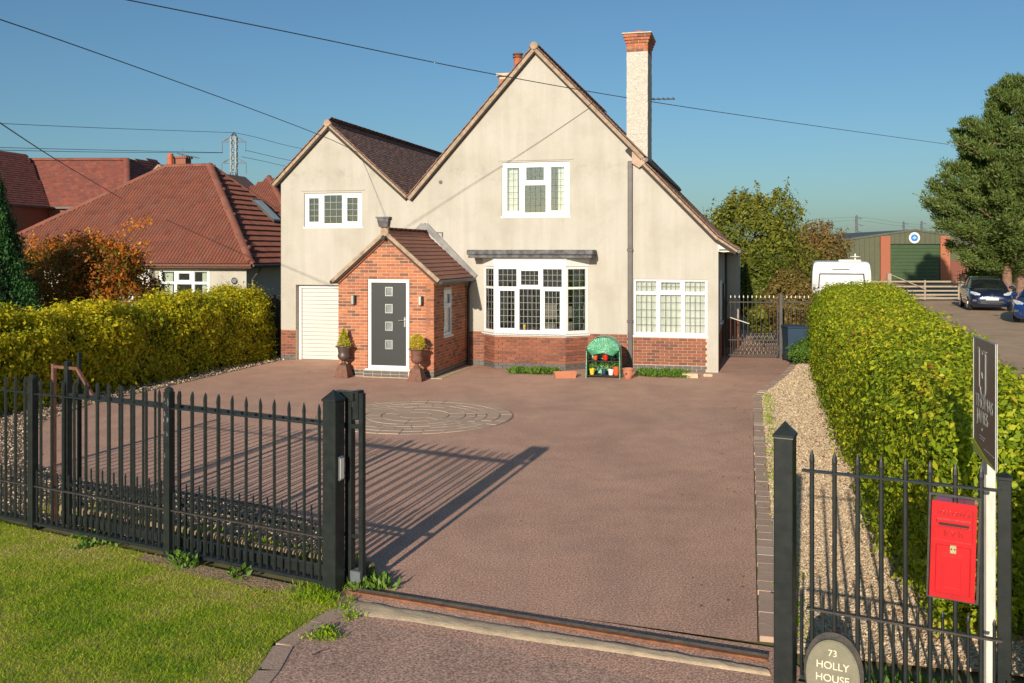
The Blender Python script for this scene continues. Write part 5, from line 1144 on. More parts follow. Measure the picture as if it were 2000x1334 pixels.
# cars
def loft(q, st):
    """st: list of rings with equal point count"""
    m_ = len(st[0]); vs = [p for r_ in st for p in r_]
    q.add(vs, [(i*m_+j, i*m_+(j+1) % m_, (i+1)*m_+(j+1) % m_, (i+1)*m_+j) for i in range(len(st)-1) for j in range(m_)]+[tuple(range(m_)), tuple(len(vs)-m_+j for j in range(m_))[::-1]])
def car(label, M, paint, group='parked cars'):
    r = thing('parked_car', label, 'car', M, group)
    S_ = [(-2.14, .50, .34, .60), (-2.10, .70, .26, .70), (-1.98, .82, .20, .77), (-1.7, .87, .18, .86), (-1.2, .90, .18, .95), (-.9, .905, .18, .985), (0, .905, .18, 1.0), (1.2, .90, .18, 1.02), (1.85, .86, .2, 1.04), (2.08, .78, .26, 1.0), (2.16, .62, .36, .80)]
    st = []
    for (y, h, a, b_) in S_:
        half = [(h*.80, a), (h*.97, a+.10), (h, a+(b_-a)*.45), (h*.985, a+(b_-a)*.72), (h*.90, b_-.03), (h*.72, b_+.015), (h*.36, b_+.05)]
        ring_ = [(x, y, z) for x, z in half]+[(0, y, b_+.06)]+[(-x, y, z) for x, z in half[::-1]]; st.append(ring_)
    q = MB(); loft(q, st); q.build('car_body', M_[paint], r, smooth=R(50))
    C = [(-1.18, .74, .98, 1.00), (-.85, .74, .98, 1.17), (-.42, .73, .98, 1.38), (.0, .73, .98, 1.46), (.6, .73, .98, 1.475), (1.2, .72, .99, 1.42), (1.75, .68, 1.0, 1.20), (2.02, .62, 1.0, 1.04)]
    st = []
    for (y, h, a, t_) in C:
        k = max(0, (t_-a))/.5; half = [(h, a), (h-.05*k, a+(t_-a)*.45), (h-.13*k, t_-.05*k), (h-.22*k-.05, t_-.01), (h*.35, t_+.01)]
        st.append([(x, y, z) for x, z in half]+[(0, y, t_+.015)]+[(-x, y, z) for x, z in half[::-1]])
    q = MB(); loft(q, st); q.build('cabin_glass', M_['carglass'], r, smooth=R(50))
    q = MB(); rs = []
    for (y, h, a, t_) in C[2:6]:
        k = max(0, (t_-a))/.5; hh = h-.12*k; rs.append([(hh, y, t_-.035), (hh-.10, y, t_+.012), (hh*.4, y, t_+.028), (0, y, t_+.03), (-hh*.4, y, t_+.028), (-hh+.10, y, t_+.012), (-hh, y, t_-.035), (-hh+.02, y, t_-.06), (hh-.02, y, t_-.06)])
    loft(q, rs); q.build('roof', M_[paint], r, smooth=R(50))
    for sx in (-1, 1):
        q = MB(); q.tube([(sx*.75, -1.15, 1.0), (sx*.68, -.85, 1.16), (sx*.61, -.42, 1.37)], [.035, .03, .028], 8); q.build('pillar', M_[paint], r, smooth=True)
        q = MB(); q.tube([(sx*.72, .35, 1.0), (sx*.60, .35, 1.44)], .03, 6); q.build('pillar', M_[paint], r, smooth=True)
        q = MB(); q.tube([(sx*.66, 1.75, 1.02), (sx*.58, 1.2, 1.39)], .05, 6); q.build('pillar', M_[paint], r, smooth=True)
        q = MB(); q.add([(sx*.48, -2.085, .70), (sx*.70, -2.06, .72), (sx*.845, -1.86, .80), (sx*.82, -1.84, .87), (sx*.62, -1.97, .83), (sx*.46, -2.075, .77)], [(0, 1, 2, 3, 4, 5)])
        h_ = q.build('headlight', M_['lamp'], r); md = h_.modifiers.new('thickness', 'SOLIDIFY'); md.thickness = .05; md.offset = 0
        q = MB(); q.bbox(sx*.70-.10, sx*.70+.10, -2.12, -2.02, .44, .54, .02); q.build('fog_light', M_['chrome'], r)
        q = MB(); q.bbox(sx*.98-.11, sx*.98+.11, -.86, -.74, .97, 1.10, .03); q.build('door_mirror', M_[paint], r)
        for y in (-1.32, 1.32):
            w = MB(); w.lathe([(.22, -.09), (.31, -.08), (.325, 0), (.31, .08), (.22, .09)], 22, TR(sx*.82, y, .325) @ Matrix.Rotation(PI/2, 4, 'Y')); wo = w.build('wheel', M_['tyre'], r, smooth=R(40))
            w = MB(); Mx = TR(sx*.905, y, .325) @ Matrix.Rotation(PI/2, 4, 'Y'); w.lathe([(.05, -.01), (.05, .01)], 10, Mx)
            for i in range(5): a = i*2*PI/5; w.bar((sx*.905, y, .325), (sx*.905, y+.2*math.cos(a), .325+.2*math.sin(a)), .05, .02, up=(1, 0, 0))
            w.lathe([(.20, -.012), (.225, -.012), (.225, .012), (.20, .012)], 20, Mx); w.build('rim', M_['chrome'], wo)
    q = MB(); q.bbox(-.50, .50, -2.155, -2.06, .36, .50, .03); q.build('lower_grille', M_['black'], r)
    q = MB(); q.tube([(-.60, -2.10, .42), (-.45, -2.16, .345), (.45, -2.16, .345), (.60, -2.10, .42)], .018, 6); q.build('bumper_trim', M_['chrome'], r)
    q = MB(); q.bbox(-.26, .26, -2.185, -2.165, .50, .61, .004); q.build('number_plate', M_['plate'], r)
    q = MB(); q.prism([(-.10, .64), (0, .73), (.10, .64), (.07, .64), (0, .70), (-.07, .64)], -2.18, -2.13); q.prism([(-.10, .69), (0, .78), (.10, .69), (.07, .69), (0, .75), (-.07, .69)], -2.16, -2.11); q.build('chevron_badge', M_['chrome'], r)
    q = MB(); q.bbox(-.44, -.12, -.25, -.1, 1.2, 1.36, .04); q.bbox(.12, .44, -.25, -.1, 1.2, 1.36, .04); q.build('head_rest', M_['curtain'], r)
    for sx in (-1, 1):
        q = MB(); q.tube([(sx*.05, -1.12, 1.035), (sx*.05+.45, -1.02, 1.10)], .01, 4); q.build('wiper', M_['black'], r)
    return r
car('navy blue hatchback parked facing the camera in front of the pine', Matrix.Translation((21.1+.8, 41.9+1.95, .34)) @ Matrix.Rotation(R(-19), 4, 'Z'), 'carpaint')
car('bright blue car cut off by the right photo edge, only its front corner showing', Matrix.Translation((20.35, 36.0, .34)) @ Matrix.Rotation(R(-38), 4, 'Z'), 'carblue')

# ---------------------------------------------------------------- pylons and wires
def wire(name, label, pts, D0, D1, r=.012, m='cable', group=None, cat='cable'):
    """cable hanging in the vertical plane between two ground points"""
    x0, x1 = (pts[0][0]-1000)/FPX*D0, (pts[-1][0]-1000)/FPX*D1; P = []
    for (px, py) in pts:
        k = (px-1000)/FPX; t = (k*D0-x0)/((x1-x0)-k*(D1-D0)); D = D0+t*(D1-D0); P.append(Vector((x0+t*(x1-x0), D, CH-(py-HY)*D/FPX)))
    Q = []
    for i in range(len(P)-1):
        p0, p1, p2, p3 = P[max(i-1, 0)], P[i], P[i+1], P[min(i+2, len(P)-1)]
        for j in range(6):
            t = j/6; Q.append(.5*((2*p1)+(p2-p0)*t+(2*p0-5*p1+4*p2-p3)*t*t+(3*p1-p0-3*p2+p3)*t**3))
    Q.append(P[-1]); q = MB(); q.tube(Q, r, 6); o = q.build(name, M_[m], None, smooth=True); return tag(o, label, cat, group)
wire('overhead_cable', 'long black overhead cable crossing the sky in front of the main gable and chimney', [(-60, -62), (250, 0), (560, 62), (980, 148), (1300, 203), (1600, 247), (1852, 282)], 13, 44, .010)
wire('overhead_cable', 'black overhead cable running down from the upper left to the small gable', [(-200, -20), (0, 38), (300, 143), (500, 216), (640, 270), (697, 297)], 11, 25.6, .008)
wire('overhead_cable', 'black overhead cable dropping to the bungalow roof at the far left', [(-160, 130), (0, 240), (120, 318), (238, 388)], 12, 36.5, .011)
def pylon(x, y, H_, label, th, arms, b0=3.6):
    r = thing('pylon', label, 'pylon', Vector((x, y, 0)), 'electricity pylons')
    q = MB(); w0, w1 = b0, 1.05; zz = [0]; z = 0
    while z < H_-2: z += max(2.6, 5.5*(1-z/H_)+2); zz.append(min(z, H_-2))
    wd = lambda z: w0+(w1-w0)*min(1, z/(H_*.62))**.8
    for a, c in zip(zz[:-1], zz[1:]):
        A, C = wd(a), wd(c); ca_ = [(-A, -A), (A, -A), (A, A), (-A, A)]; cc = [(-C, -C), (C, -C), (C, C), (-C, C)]
        for i in range(4):
            j = (i+1) % 4; q.bar((*ca_[i], a), (*cc[i], c), th, th); q.bar((*ca_[i], a), (*cc[j], c), th*.6, th*.6); q.bar((*ca_[j], a), (*cc[i], c), th*.6, th*.6); q.bar((*cc[i], c), (*cc[j], c), th*.6, th*.6)
    for i in ((-1, -1), (1, -1), (1, 1), (-1, 1)): q.bar((i[0]*w1, i[1]*w1, H_-2), (0, 0, H_), th, th)
    q.build('lattice_tower', M_['galv'], r)
    for (z, L_) in arms:
        q = MB()
        for sx in (-1, 1):
            for sy in (-1, 1): q.bar((sx*w1, sy*w1, z), (sx*L_, 0, z), th*.8, th*.8); q.bar((sx*w1, sy*w1, z+2), (sx*L_, 0, z), th*.8, th*.8)
            q.bar((sx*(L_+w1)/2, -.5, z), (sx*(L_+w1)/2, 0, z+1), th*.6, th*.6); q.tube([(sx*L_, 0, z), (sx*L_, 0, z-4.2)], th*.5, 5)
        q.build('cross_arm', M_['galv'], r)
    return r
pylon(-109.5, 373, 50, 'nearest and tallest steel pylon rising behind the bungalow ridge', .30, [(46.2, 4.6), (37.8, 4.8), (29.5, 4.6)])
for px, top, D, lb in ((1673, 420, 1250, 'distant pylon above the caravan, tallest of the far three'), (1765, 432, 1500, 'distant pylon above the shed roof, middle of the far three'), (1800, 431, 1520, 'distant pylon just left of the pine, rightmost of the far three')):
    Hh = CH+(HY-top)*D/FPX; pylon((px-1000)/FPX*D, D, Hh, lb, .55, [(Hh-5, 8), (Hh-14, 10), (Hh-23, 8)])
for i, (pp, a, c, lb) in enumerate((([(-60, 285), (0, 288), (200, 293), (435, 298)], 250, 373, 'lower left pair of pylon lines'), ([(-60, 290), (0, 293), (200, 297), (435, 298.5)], 240, 373, 'lowest left pylon line'), ([(-60, 238), (0, 241), (200, 250), (455, 259)], 250, 373, 'topmost pylon line at the left'),
        ([(480, 293.5), (520, 303), (560, 312), (640, 328)], 373, 500, 'upper right pylon line'), ([(472, 306), (520, 316), (560, 325), (640, 340)], 380, 520, 'middle right pylon line'), ([(457, 259), (500, 268), (560, 284), (640, 300)], 373, 500, 'faint top line right of the pylon'))):
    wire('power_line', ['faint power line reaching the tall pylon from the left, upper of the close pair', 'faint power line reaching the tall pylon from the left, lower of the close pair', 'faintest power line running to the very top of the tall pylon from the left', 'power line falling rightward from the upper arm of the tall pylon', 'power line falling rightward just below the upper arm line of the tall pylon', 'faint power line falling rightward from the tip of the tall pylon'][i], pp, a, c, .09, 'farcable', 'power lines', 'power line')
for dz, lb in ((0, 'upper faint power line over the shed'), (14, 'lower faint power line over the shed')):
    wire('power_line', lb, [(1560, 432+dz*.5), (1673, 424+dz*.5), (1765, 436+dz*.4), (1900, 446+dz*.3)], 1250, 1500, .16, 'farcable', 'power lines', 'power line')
ta = thing('chimney_aerial', 'thin aerial boom sticking out right of the tall white chimney', 'aerial', HOUSE_M @ TR(-1.8, 1.7, 7.1))
q = MB(); q.tube([(-.05, 0, .0), (.62, .0, -.02)], .018, 6)
for i in range(5): q.bar((.05+i*.13, -.25, -.0), (.05+i*.13, .25, -.0), .012, .012)
q.build('boom', M_['pipe'], ta)

# ================================================================ vegetation
def nz(P, f, seed=0):
    g = np.random.default_rng(seed+100); s = np.zeros(len(P)); tot = 0
    for o_ in range(3):
        for k in range(4):
            d = g.normal(size=3); d /= np.linalg.norm(d); ph = g.random()*7; a = .6**o_; s += a*np.sin(P@d*f*(1.9**o_)*(.7+.6*g.random())+ph); tot += a*.5
    return s/tot*.5
def unit(a): return a/np.maximum(np.linalg.norm(a, axis=1, keepdims=True), 1e-9)
def leaves(name, P, Nn, L_, rnd, m, parent=None, aspect=.55, label=None, kind='stuff', tdir=None, fold=.25, tri=False):
    n = len(P); Nn = unit(Nn); t = rng.normal(size=(n, 3)) if tdir is None else tdir+rng.normal(size=(n, 3))*.25
    t = unit(t-Nn*np.sum(t*Nn, 1, keepdims=True)); b = np.cross(Nn, t); L_ = np.broadcast_to(L_, n)[:, None]; Wd = L_*aspect*.5
    if tri:
        V = np.stack([P-b*Wd, P+b*Wd, P+t*L_], 1); k = 3
    else:
        V = np.stack([P, P+t*L_*.45+b*Wd+Nn*L_*fold*.3, P+t*L_, P+t*L_*.45-b*Wd+Nn*L_*fold*.3], 1); k = 4
    me = bpy.data.meshes.new(name); me.vertices.add(n*k); me.vertices.foreach_set('co', V.astype(np.float32).ravel())
    me.loops.add(n*k); me.loops.foreach_set('vertex_index', np.arange(n*k, dtype=np.int32)); me.polygons.add(n); me.polygons.foreach_set('loop_start', np.arange(0, n*k, k, dtype=np.int32))
    me.update(calc_edges=True); at = me.attributes.new('rnd', 'FLOAT', 'FACE'); at.data.foreach_set('value', np.clip(rnd, 0, 1).astype(np.float32))
    me.materials.append(m); return link(name, me, parent, label, kind)
def clump(C, Nn, per, spread, size, sizevar=.4, flat=.5, out=.7):
    """per leaves round each clump centre"""
    n = len(C); i = np.repeat(np.arange(n), per); off = rng.normal(size=(n*per, 3)); sp = np.broadcast_to(spread, n)[i][:, None]
    P = C[i]+off*sp*.55; N_ = unit(Nn[i]*flat+unit(off)*out+rng.normal(size=(n*per, 3))*.35)
    return P, N_, size*(1+sizevar*(rng.random(n*per)-.5)*2), i
fol = dict(
 hedge=foliage('beech_hedge_leaves', [(0, (.10, .17, .010)), (.3, (.22, .32, .014)), (.6, (.42, .50, .02)), (.8, (.62, .60, .03)), (.92, (.68, .55, .045)), (1, (.34, .12, .03))], .42),
 gold=foliage('golden_privet_leaves', [(0, (.12, .20, .014)), (.3, (.32, .38, .018)), (.6, (.60, .54, .02)), (.85, (.80, .66, .025)), (1, (.85, .72, .04))], .50),
 maple=foliage('maple_leaves', [(0, (.08, .14, .02)), (.3, (.17, .19, .02)), (.48, (.34, .15, .02)), (.64, (.48, .13, .02)), (.78, (.68, .20, .02)), (.92, (.80, .30, .03)), (1, (.80, .46, .05))], .45),
 conifer=foliage('conifer_leaves', [(0, (.018, .06, .016)), (.6, (.04, .13, .028)), (1, (.13, .26, .035))], .2),
 tree=foliage('apple_leaves', [(0, (.06, .09, .012)), (.4, (.14, .17, .018)), (.75, (.27, .27, .028)), (.92, (.40, .34, .04)), (1, (.36, .13, .035))], .38),
 brown=foliage('turning_leaves', [(0, (.09, .10, .02)), (.4, (.21, .17, .035)), (.7, (.31, .17, .055)), (1, (.38, .16, .06))], .38),
 pine=foliage('pine_needles', [(0, (.045, .09, .02)), (.45, (.13, .19, .04)), (.8, (.27, .29, .06)), (1, (.38, .25, .08))], .3, .6),
 grass=foliage('lawn_grass', [(0, (.11, .26, .008)), (.3, (.28, .46, .010)), (.55, (.50, .58, .02)), (.78, (.68, .60, .10)), (1, (.85, .70, .30))], .45),
 weed=foliage('weed_leaves', [(0, (.05, .12, .015)), (.6, (.11, .22, .02)), (1, (.22, .32, .06))], .3),
)
def hedge(label, name, PTS, width, height, leafm, n_clump, per, size, M=Matrix.Identity(4), seed=0, group=None, bias=.0, amp=.10, hvar=.08, wend=None, spread=.13, cat='hedge', inner=0.7, pale=0):
    """PTS: base centre line in world xy; width, height; leaves over sides, top and ends"""
    r = thing(name, label, cat, Vector((PTS[0][0], PTS[0][1], 0)), group)
    P = [np.array((p[0], p[1])) for p in PTS]; seg = [np.linalg.norm(b-a) for a, b in zip(P[:-1], P[1:])]; cum = np.concatenate([[0], np.cumsum(seg)]); L_ = cum[-1]
    def at(s):
        i = np.clip(np.searchsorted(cum, s, side='right')-1, 0, len(seg)-1); A = np.array(P)[i]; B = np.array(P)[i+1]; t = ((s-cum[i])/np.array(seg)[i])[:, None]
        d = (B-A)/np.array(seg)[i][:, None]; return A+(B-A)*t, d
    wend = wend or width; H1 = height if isinstance(height, tuple) else (height, height)
    peri = H1[0]*2+width; n = n_clump; s = rng.random(n)*(L_); u = rng.random(n)*peri
    W_ = width+(wend-width)*s/L_; Hh = H1[0]+(H1[1]-H1[0])*s/L_
    f = u/peri*(Hh*2+W_)
    side = np.where(f < Hh, 0, np.where(f < Hh+W_, 1, 2))
    lat = np.where(side == 0, -W_/2, np.where(side == 1, f-Hh-W_/2, W_/2)); z = np.where(side == 0, f, np.where(side == 1, Hh, f-Hh-W_))
    nl = np.where(side == 0, -1., np.where(side == 1, 0, 1.)); nzv = np.where(side == 1, 1., 0.)
    ne = max(20, int(n*(Hh.mean()*W_.mean()*2)/(L_*peri)))          # ends
    se = np.where(rng.random(ne) < .5, 0, L_); W2 = np.where(se == 0, width, wend); s = np.concatenate([s, se]); lat = np.concatenate([lat, (rng.random(ne)-.5)*W2]); z = np.concatenate([z, rng.random(ne)*H1[0]])
    nl = np.concatenate([nl, np.zeros(ne)]); nzv = np.concatenate([nzv, np.zeros(ne)]); el = np.concatenate([np.zeros(n), np.where(se == 0, -1., 1.)])
    base, d = at(s); nrm2 = np.stack([-d[:, 1], d[:, 0]], 1)
    # rounded shoulders
    C = np.concatenate([base+nrm2*(-lat)[:, None], z[:, None]], 1)
    Nn = np.concatenate([nrm2*(-nl)[:, None]+d*el[:, None], nzv[:, None]], 1)
    C0 = C.copy(); C = C+Nn*(nz(C0, 2.2, seed)*amp+nz(C0, 9, seed+31)*amp*.5)[:, None]+Nn*rng.normal(size=(len(C), 1))*.055; C[:, 2] += nz(C0, .8, seed+5)*hvar*(C0[:, 2]/H1[0]); C[:, 2] = np.maximum(C[:, 2], .05)
    Wn = np.concatenate([W_, W2])/2; Hn = H1[0]+(H1[1]-H1[0])*s/L_; rl_ = np.abs(lat)/Wn; zu = np.clip(C0[:, 2]/Hn, 0, 1); rr_ = (rl_**5+zu**5)**.2; sc_ = np.where(zu > .4, 1/np.maximum(rr_, 1), 1); dl = lat*(1-sc_)
    C[:, :2] += nrm2*dl[:, None]; C[:, 2] *= sc_; Nn = unit(Nn+np.concatenate([nrm2*(-lat/Wn*rl_**3*zu**3)[:, None], (zu**6*rl_)[:, None]], 1)); C[:, 2] += nz(C0, .45, seed+61)*.09*zu
    keep = (nz(C0, 3.1, seed+40) > -.62) | (rng.random(len(C)) < .3); C = C[keep]; Nn = Nn[keep]; C0 = C0[keep]
    Pp, Nv, Ls, i = clump(C, Nn, per, spread, size); Pp[:, 2] = np.maximum(Pp[:, 2], .02)
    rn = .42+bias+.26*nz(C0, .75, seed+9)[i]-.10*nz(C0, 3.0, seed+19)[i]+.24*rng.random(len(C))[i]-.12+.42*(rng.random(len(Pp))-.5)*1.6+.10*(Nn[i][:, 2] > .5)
    leaves('leaves', Pp, Nv, Ls*(.6+.75*rng.random(len(Ls))), rn, leafm, r)
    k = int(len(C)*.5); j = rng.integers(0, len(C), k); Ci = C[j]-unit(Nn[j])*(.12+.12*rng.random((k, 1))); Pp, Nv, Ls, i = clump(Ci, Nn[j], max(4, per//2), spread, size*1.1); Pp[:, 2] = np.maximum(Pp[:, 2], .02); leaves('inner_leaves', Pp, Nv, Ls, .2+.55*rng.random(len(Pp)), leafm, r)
    # twiggy body
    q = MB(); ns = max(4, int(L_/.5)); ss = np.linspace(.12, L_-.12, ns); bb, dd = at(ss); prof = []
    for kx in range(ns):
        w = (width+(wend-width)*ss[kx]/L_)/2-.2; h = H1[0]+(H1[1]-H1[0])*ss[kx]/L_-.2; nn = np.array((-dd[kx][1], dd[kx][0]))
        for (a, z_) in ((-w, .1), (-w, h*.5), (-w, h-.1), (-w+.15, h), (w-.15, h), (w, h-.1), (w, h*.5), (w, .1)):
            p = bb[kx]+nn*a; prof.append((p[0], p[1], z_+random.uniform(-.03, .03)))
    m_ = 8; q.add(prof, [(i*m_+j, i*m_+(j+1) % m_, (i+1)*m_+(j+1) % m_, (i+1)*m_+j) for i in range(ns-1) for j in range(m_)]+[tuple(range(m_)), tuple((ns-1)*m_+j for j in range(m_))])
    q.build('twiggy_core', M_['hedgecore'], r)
    sm = MB()
    for kx in range(int(L_/.35)):
        b_, d_ = at(np.array([kx*.35+.1])); p = b_[0]; sm.tube([(p[0]+random.uniform(-.15, .15), p[1]+random.uniform(-.15, .15), -.02), (p[0]+random.uniform(-.25, .25), p[1]+random.uniform(-.25, .25), .7)], .018, 5)
    sm.build('stems', M_['bark'], r)
    for c in r.children: c.matrix_parent_inverse = r.matrix_world.inverted()
    return r
M_['baresoil'] = mat('reddish_bare_soil', (.42, .27, .17), (.28, .18, .115), 9, .97, bmp=1, bscale=30, bdist=.03)
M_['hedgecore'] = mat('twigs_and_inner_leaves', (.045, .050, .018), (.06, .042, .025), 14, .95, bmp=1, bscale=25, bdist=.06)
RH = [W(2.80, -15.9), W(2.85, -12), W(3.05, -7), W(3.30, -2), W(3.6, 3.2)]
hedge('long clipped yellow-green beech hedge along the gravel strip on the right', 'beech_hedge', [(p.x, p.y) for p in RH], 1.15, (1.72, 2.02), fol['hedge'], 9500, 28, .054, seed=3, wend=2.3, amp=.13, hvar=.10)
hedge('short end of beech hedge poking past the black end post at the right edge', 'beech_hedge', [(3.66, 5.30), (3.74, 5.75)], .55, 1.75, fol['hedge'], 420, 26, .065, seed=8, bias=.05)
LH = [W(-13.5, -12.4), W(-13.2, -6), W(-12.9, .15)]
hedge('clipped golden privet hedge along the left of the driveway', 'privet_hedge', [(p.x, p.y) for p in LH], 1.25, (1.62, 1.86), fol['gold'], 4300, 26, .075, seed=12, bias=.11, amp=.30, hvar=.10, spread=.15)

def tree_limbs(base, H_, R_, n, tr, top=.8, lean=(0, 0)):
    q = MB(); b = Vector((0, 0, 0)); q.tube([b+Vector((0, 0, -.1)), b+Vector((lean[0]*.4, lean[1]*.4, H_*.35)), b+Vector((lean[0], lean[1], H_*top))], [tr, tr*.75, tr*.2], 10)
    for i in range(n):
        a = random.uniform(0, 2*PI); z0 = H_*random.uniform(.18, .6); z1 = z0+H_*random.uniform(.12, .35); rr = R_*random.uniform(.5, .85)
        q.tube([(lean[0]*z0/H_, lean[1]*z0/H_, z0), (rr*.5*math.cos(a), rr*.5*math.sin(a), (z0+z1)/2+.1), (rr*math.cos(a), rr*math.sin(a), z1)], [tr*.4, tr*.25, tr*.08], 6)
    return q
def bush(name, label, cat, base, H_, R_, leafm, nc, per, size, zb=.15, shoots=0, lobes=9, seed=0, bias=0, trunk=True, spread=.2, tall=1, rfn=None, group=None, sprigs=0, topbias=0, tilt=.0):
    r = thing(name, label, cat, Vector(base), group); g = np.random.default_rng(seed)
    # lobes: overlapping irregular masses
    LC = []; 
    for i in range(lobes):
        a = g.random()*2*PI; rr = R_*.62*math.sqrt(g.random()); z = H_*(zb+(1-zb)*(.25+.6*g.random()*(1-.55*(rr/R_)**1))); LC.append((rr*math.cos(a), rr*math.sin(a), z, R_*g.uniform(.30, .5)))
    LC.append((0, 0, H_*.68, R_*.48)); LC = np.array(LC)
    i = g.integers(0, len(LC), nc); d = unit(g.normal(size=(nc, 3))); C = LC[i, :3]+d*(LC[i, 3]*(.72+.35*g.random(nc)))[:, None]*np.array((1, 1, .9))
    # drop those deep inside another lobe
    inside = np.zeros(nc, bool)
    for l in LC: inside |= np.linalg.norm((C-l[:3]), axis=1) < l[3]*.62
    C = C[~inside | (g.random(nc) < .12)]; d = unit(C-np.array((0, 0, H_*.45))); C = C[C[:, 2] > .05]; d = unit(C-np.array((0, 0, H_*.45)))
    P, Nv, Ls, i = clump(C, d, per, spread, size); P[:, 2] = np.maximum(P[:, 2], .03)
    rn = .40+bias+.16*nz(C, 1.2, seed)[i]+.55*(rng.random(len(P))-.5)+.12*rng.random(len(C))[i]+topbias*np.clip((P[:, 2]/H_-.80)/.14, 0, 1)
    leaves('leaves', P, Nv, Ls*(.6+.7*rng.random(len(Ls))), rn, leafm, r)
    if shoots:
        top = C[C[:, 2] > H_*.55]; j = rng.integers(0, len(top), shoots); q = MB(); PP = []
        for c in top[j]:
            ln = random.uniform(.35, .95)*H_/6.4; e = c+np.array((random.uniform(-.25, .25)+.18*c[0]/R_, random.uniform(-.2, .2), 1))*ln; q.tube([tuple(c-np.array((0, 0, .2))), tuple(e)], [.015, .005], 4)
            for t in np.linspace(.05, 1, 14): PP.append(c+(e-c)*t)
        PP = np.array(PP); P, Nv, Ls, i = clump(PP, np.tile(np.array((0, 0, 1.)), (len(PP), 1)), 3, .09, size); leaves('shoot_leaves', P, Nv, Ls, .3+.6*rng.random(len(P))+bias, leafm, r); q.build('shoots', M_['bark'], r, kind='stuff')
    tree_limbs(base, H_, R_, 7 if trunk else 4, H_*.022 if trunk else .03).build('trunk' if trunk else 'stems', M_['bark'], r)
    return r
# maple
mp = bush('maple', 'rust and dark green maple tipped with bright orange, between the conifer and the bungalow', 'tree', (-11.9, 26.6, 0), 3.7, 2.15, fol['maple'], 2300, 32, .085, zb=.05, lobes=22, seed=4, bias=.04, spread=.17, topbias=.25)
def sprigs(parent, name, pts, leafm, size, per, spread, rlo, rhi):
    C = np.array([p for p in pts], float); P, Nv, Ls, i = clump(C, unit(C+.01), per, spread, size); leaves(name, P, Nv, Ls, rlo+(rhi-rlo)*rng.random(len(P)), leafm, parent)
def topat(px, py, D, o): return ((px-1000)/FPX*D-o[0], D-o[1], CH-(py-HY)*D/FPX)
SP = []
for (px, py) in ((62, 478), (55, 470), (70, 462), (80, 480), (60, 490), (92, 470), (104, 478), (118, 462), (130, 470), (100, 486), (125, 480), (140, 455), (205, 478), (218, 470), (226, 462), (230, 480), (236, 490), (252, 440), (262, 432), (270, 436), (282, 430), (290, 428), (258, 446), (244, 470), (262, 488), (274, 478), (284, 472), (232, 500), (268, 500), (150, 470), (165, 462), (180, 470), (190, 456), (172, 452), (240, 452), (222, 490), (286, 500)):
    SP.append(topat(px+random.uniform(-3, 3), py+random.uniform(-3, 3), 25.6+random.uniform(-.5, .9), (-11.9, 26.6)))
sprigs(mp, 'orange_sprays', SP, fol['maple'], .085, 26, .15, .74, 1)
q = MB()
for p in SP[::2]: q.tube([(0, 0, 2.0), (p[0]*.6, p[1]*.6, (2.0+p[2])/2), p], [.02, .014, .006], 5)
q.build('branches', M_['bark'], mp)
# conifer at the left edge
def spire(label, base, H_, R_, n, per, size, seed, name='cypress'):
    r = thing(name, label, 'tree', Vector(base)); z = H_*rng.random(n)**.9; a = rng.random(n)*2*PI; rr = R_*np.clip((1-(z/H_)**1.35), 0, 1)*(1+.17*np.sin(a*7+z*1.3)+.10*np.sin(a*3-z*2.4)+.15*rng.normal(size=n)); C = np.stack([rr*np.cos(a), rr*np.sin(a), z+.05], 1)
    d = np.stack([np.cos(a), np.sin(a), np.full(n, .5)], 1); P, Nv, Ls, i = clump(C, unit(d), per, .12, size, out=.45)
    up = np.zeros_like(P); up[:, 2] = 1; up += d[i]*.35; rn = .30+.5*(rng.random(len(P))-.5)+.35*np.clip(np.sin(a*7+z*1.3), -1, 1)[i]*.6+.15*rng.random(n)[i]
    leaves('foliage', P, Nv, Ls, rn, fol['conifer'], r, aspect=.42, tdir=up)
    q = MB(); q.tube([(0, 0, 0), (0, 0, H_*.95)], [R_*.12, .01], 8); q.lathe([(R_*.7, .1), (R_*.66, H_*.4), (R_*.35, H_*.75), (.03, H_*.96)], 10); q.build('trunk', M_['hedgecore'], r); return r
spire('dark green pointed cypress cut off by the left edge of the photo', (-12.75, 23.0, 0), 5.25, 1.12, 3800, 24, .070, 1)
# trees right of the house
bush('apple_tree', 'broad mid-green tree behind the side gate, right of the house roof', 'tree', (11.3, 44, .2), 5.9, 3.1, fol['tree'], 1500, 24, .15, zb=.05, shoots=60, lobes=22, seed=21, spread=.34, bias=.05)
bush('rowan_tree', 'smaller brownish-green tree behind the caravan', 'tree', (17.9, 56, .3), 4.4, 2.4, fol['brown'], 900, 20, .15, zb=.05, shoots=34, lobes=16, seed=22, spread=.32)
bush('garden_shrub', 'tall reddish-brown shrub behind the fixed side railing', 'shrub', tuple(W(1.98, 6.2)), 2.75, .95, fol['brown'], 700, 26, .085, zb=.0, lobes=12, seed=23, trunk=False, spread=.16)
bush('garden_shrub', 'leafy green shrub behind the right half of the side gate', 'shrub', tuple(W(1.15, 6.4)), 2.0, .55, fol['tree'], 520, 26, .08, zb=.0, lobes=10, seed=24, trunk=False, spread=.15, bias=.05)
bush('garden_shrub', 'dark leafy shrub close to the shaded house wall behind the side gate', 'shrub', tuple(W(1.2, 14)), 3.2, 1.3, fol['tree'], 600, 26, .12, zb=.0, lobes=10, seed=25, trunk=False, spread=.2, bias=-.15)
bush('low_shrub', 'low green shrub at the head of the gravel strip beside the side gate post', 'shrub', tuple(W(2.15, 2.35)), .72, .42, fol['weed'], 160, 26, .055, zb=.0, lobes=7, seed=26, trunk=False, spread=.10)
bush('garden_shrub', 'green bush under the pine left of its trunk', 'shrub', (28.6, 58, .3), 2.3, 1.5, fol['tree'], 400, 24, .14, zb=0, lobes=9, seed=27, trunk=False, spread=.25)
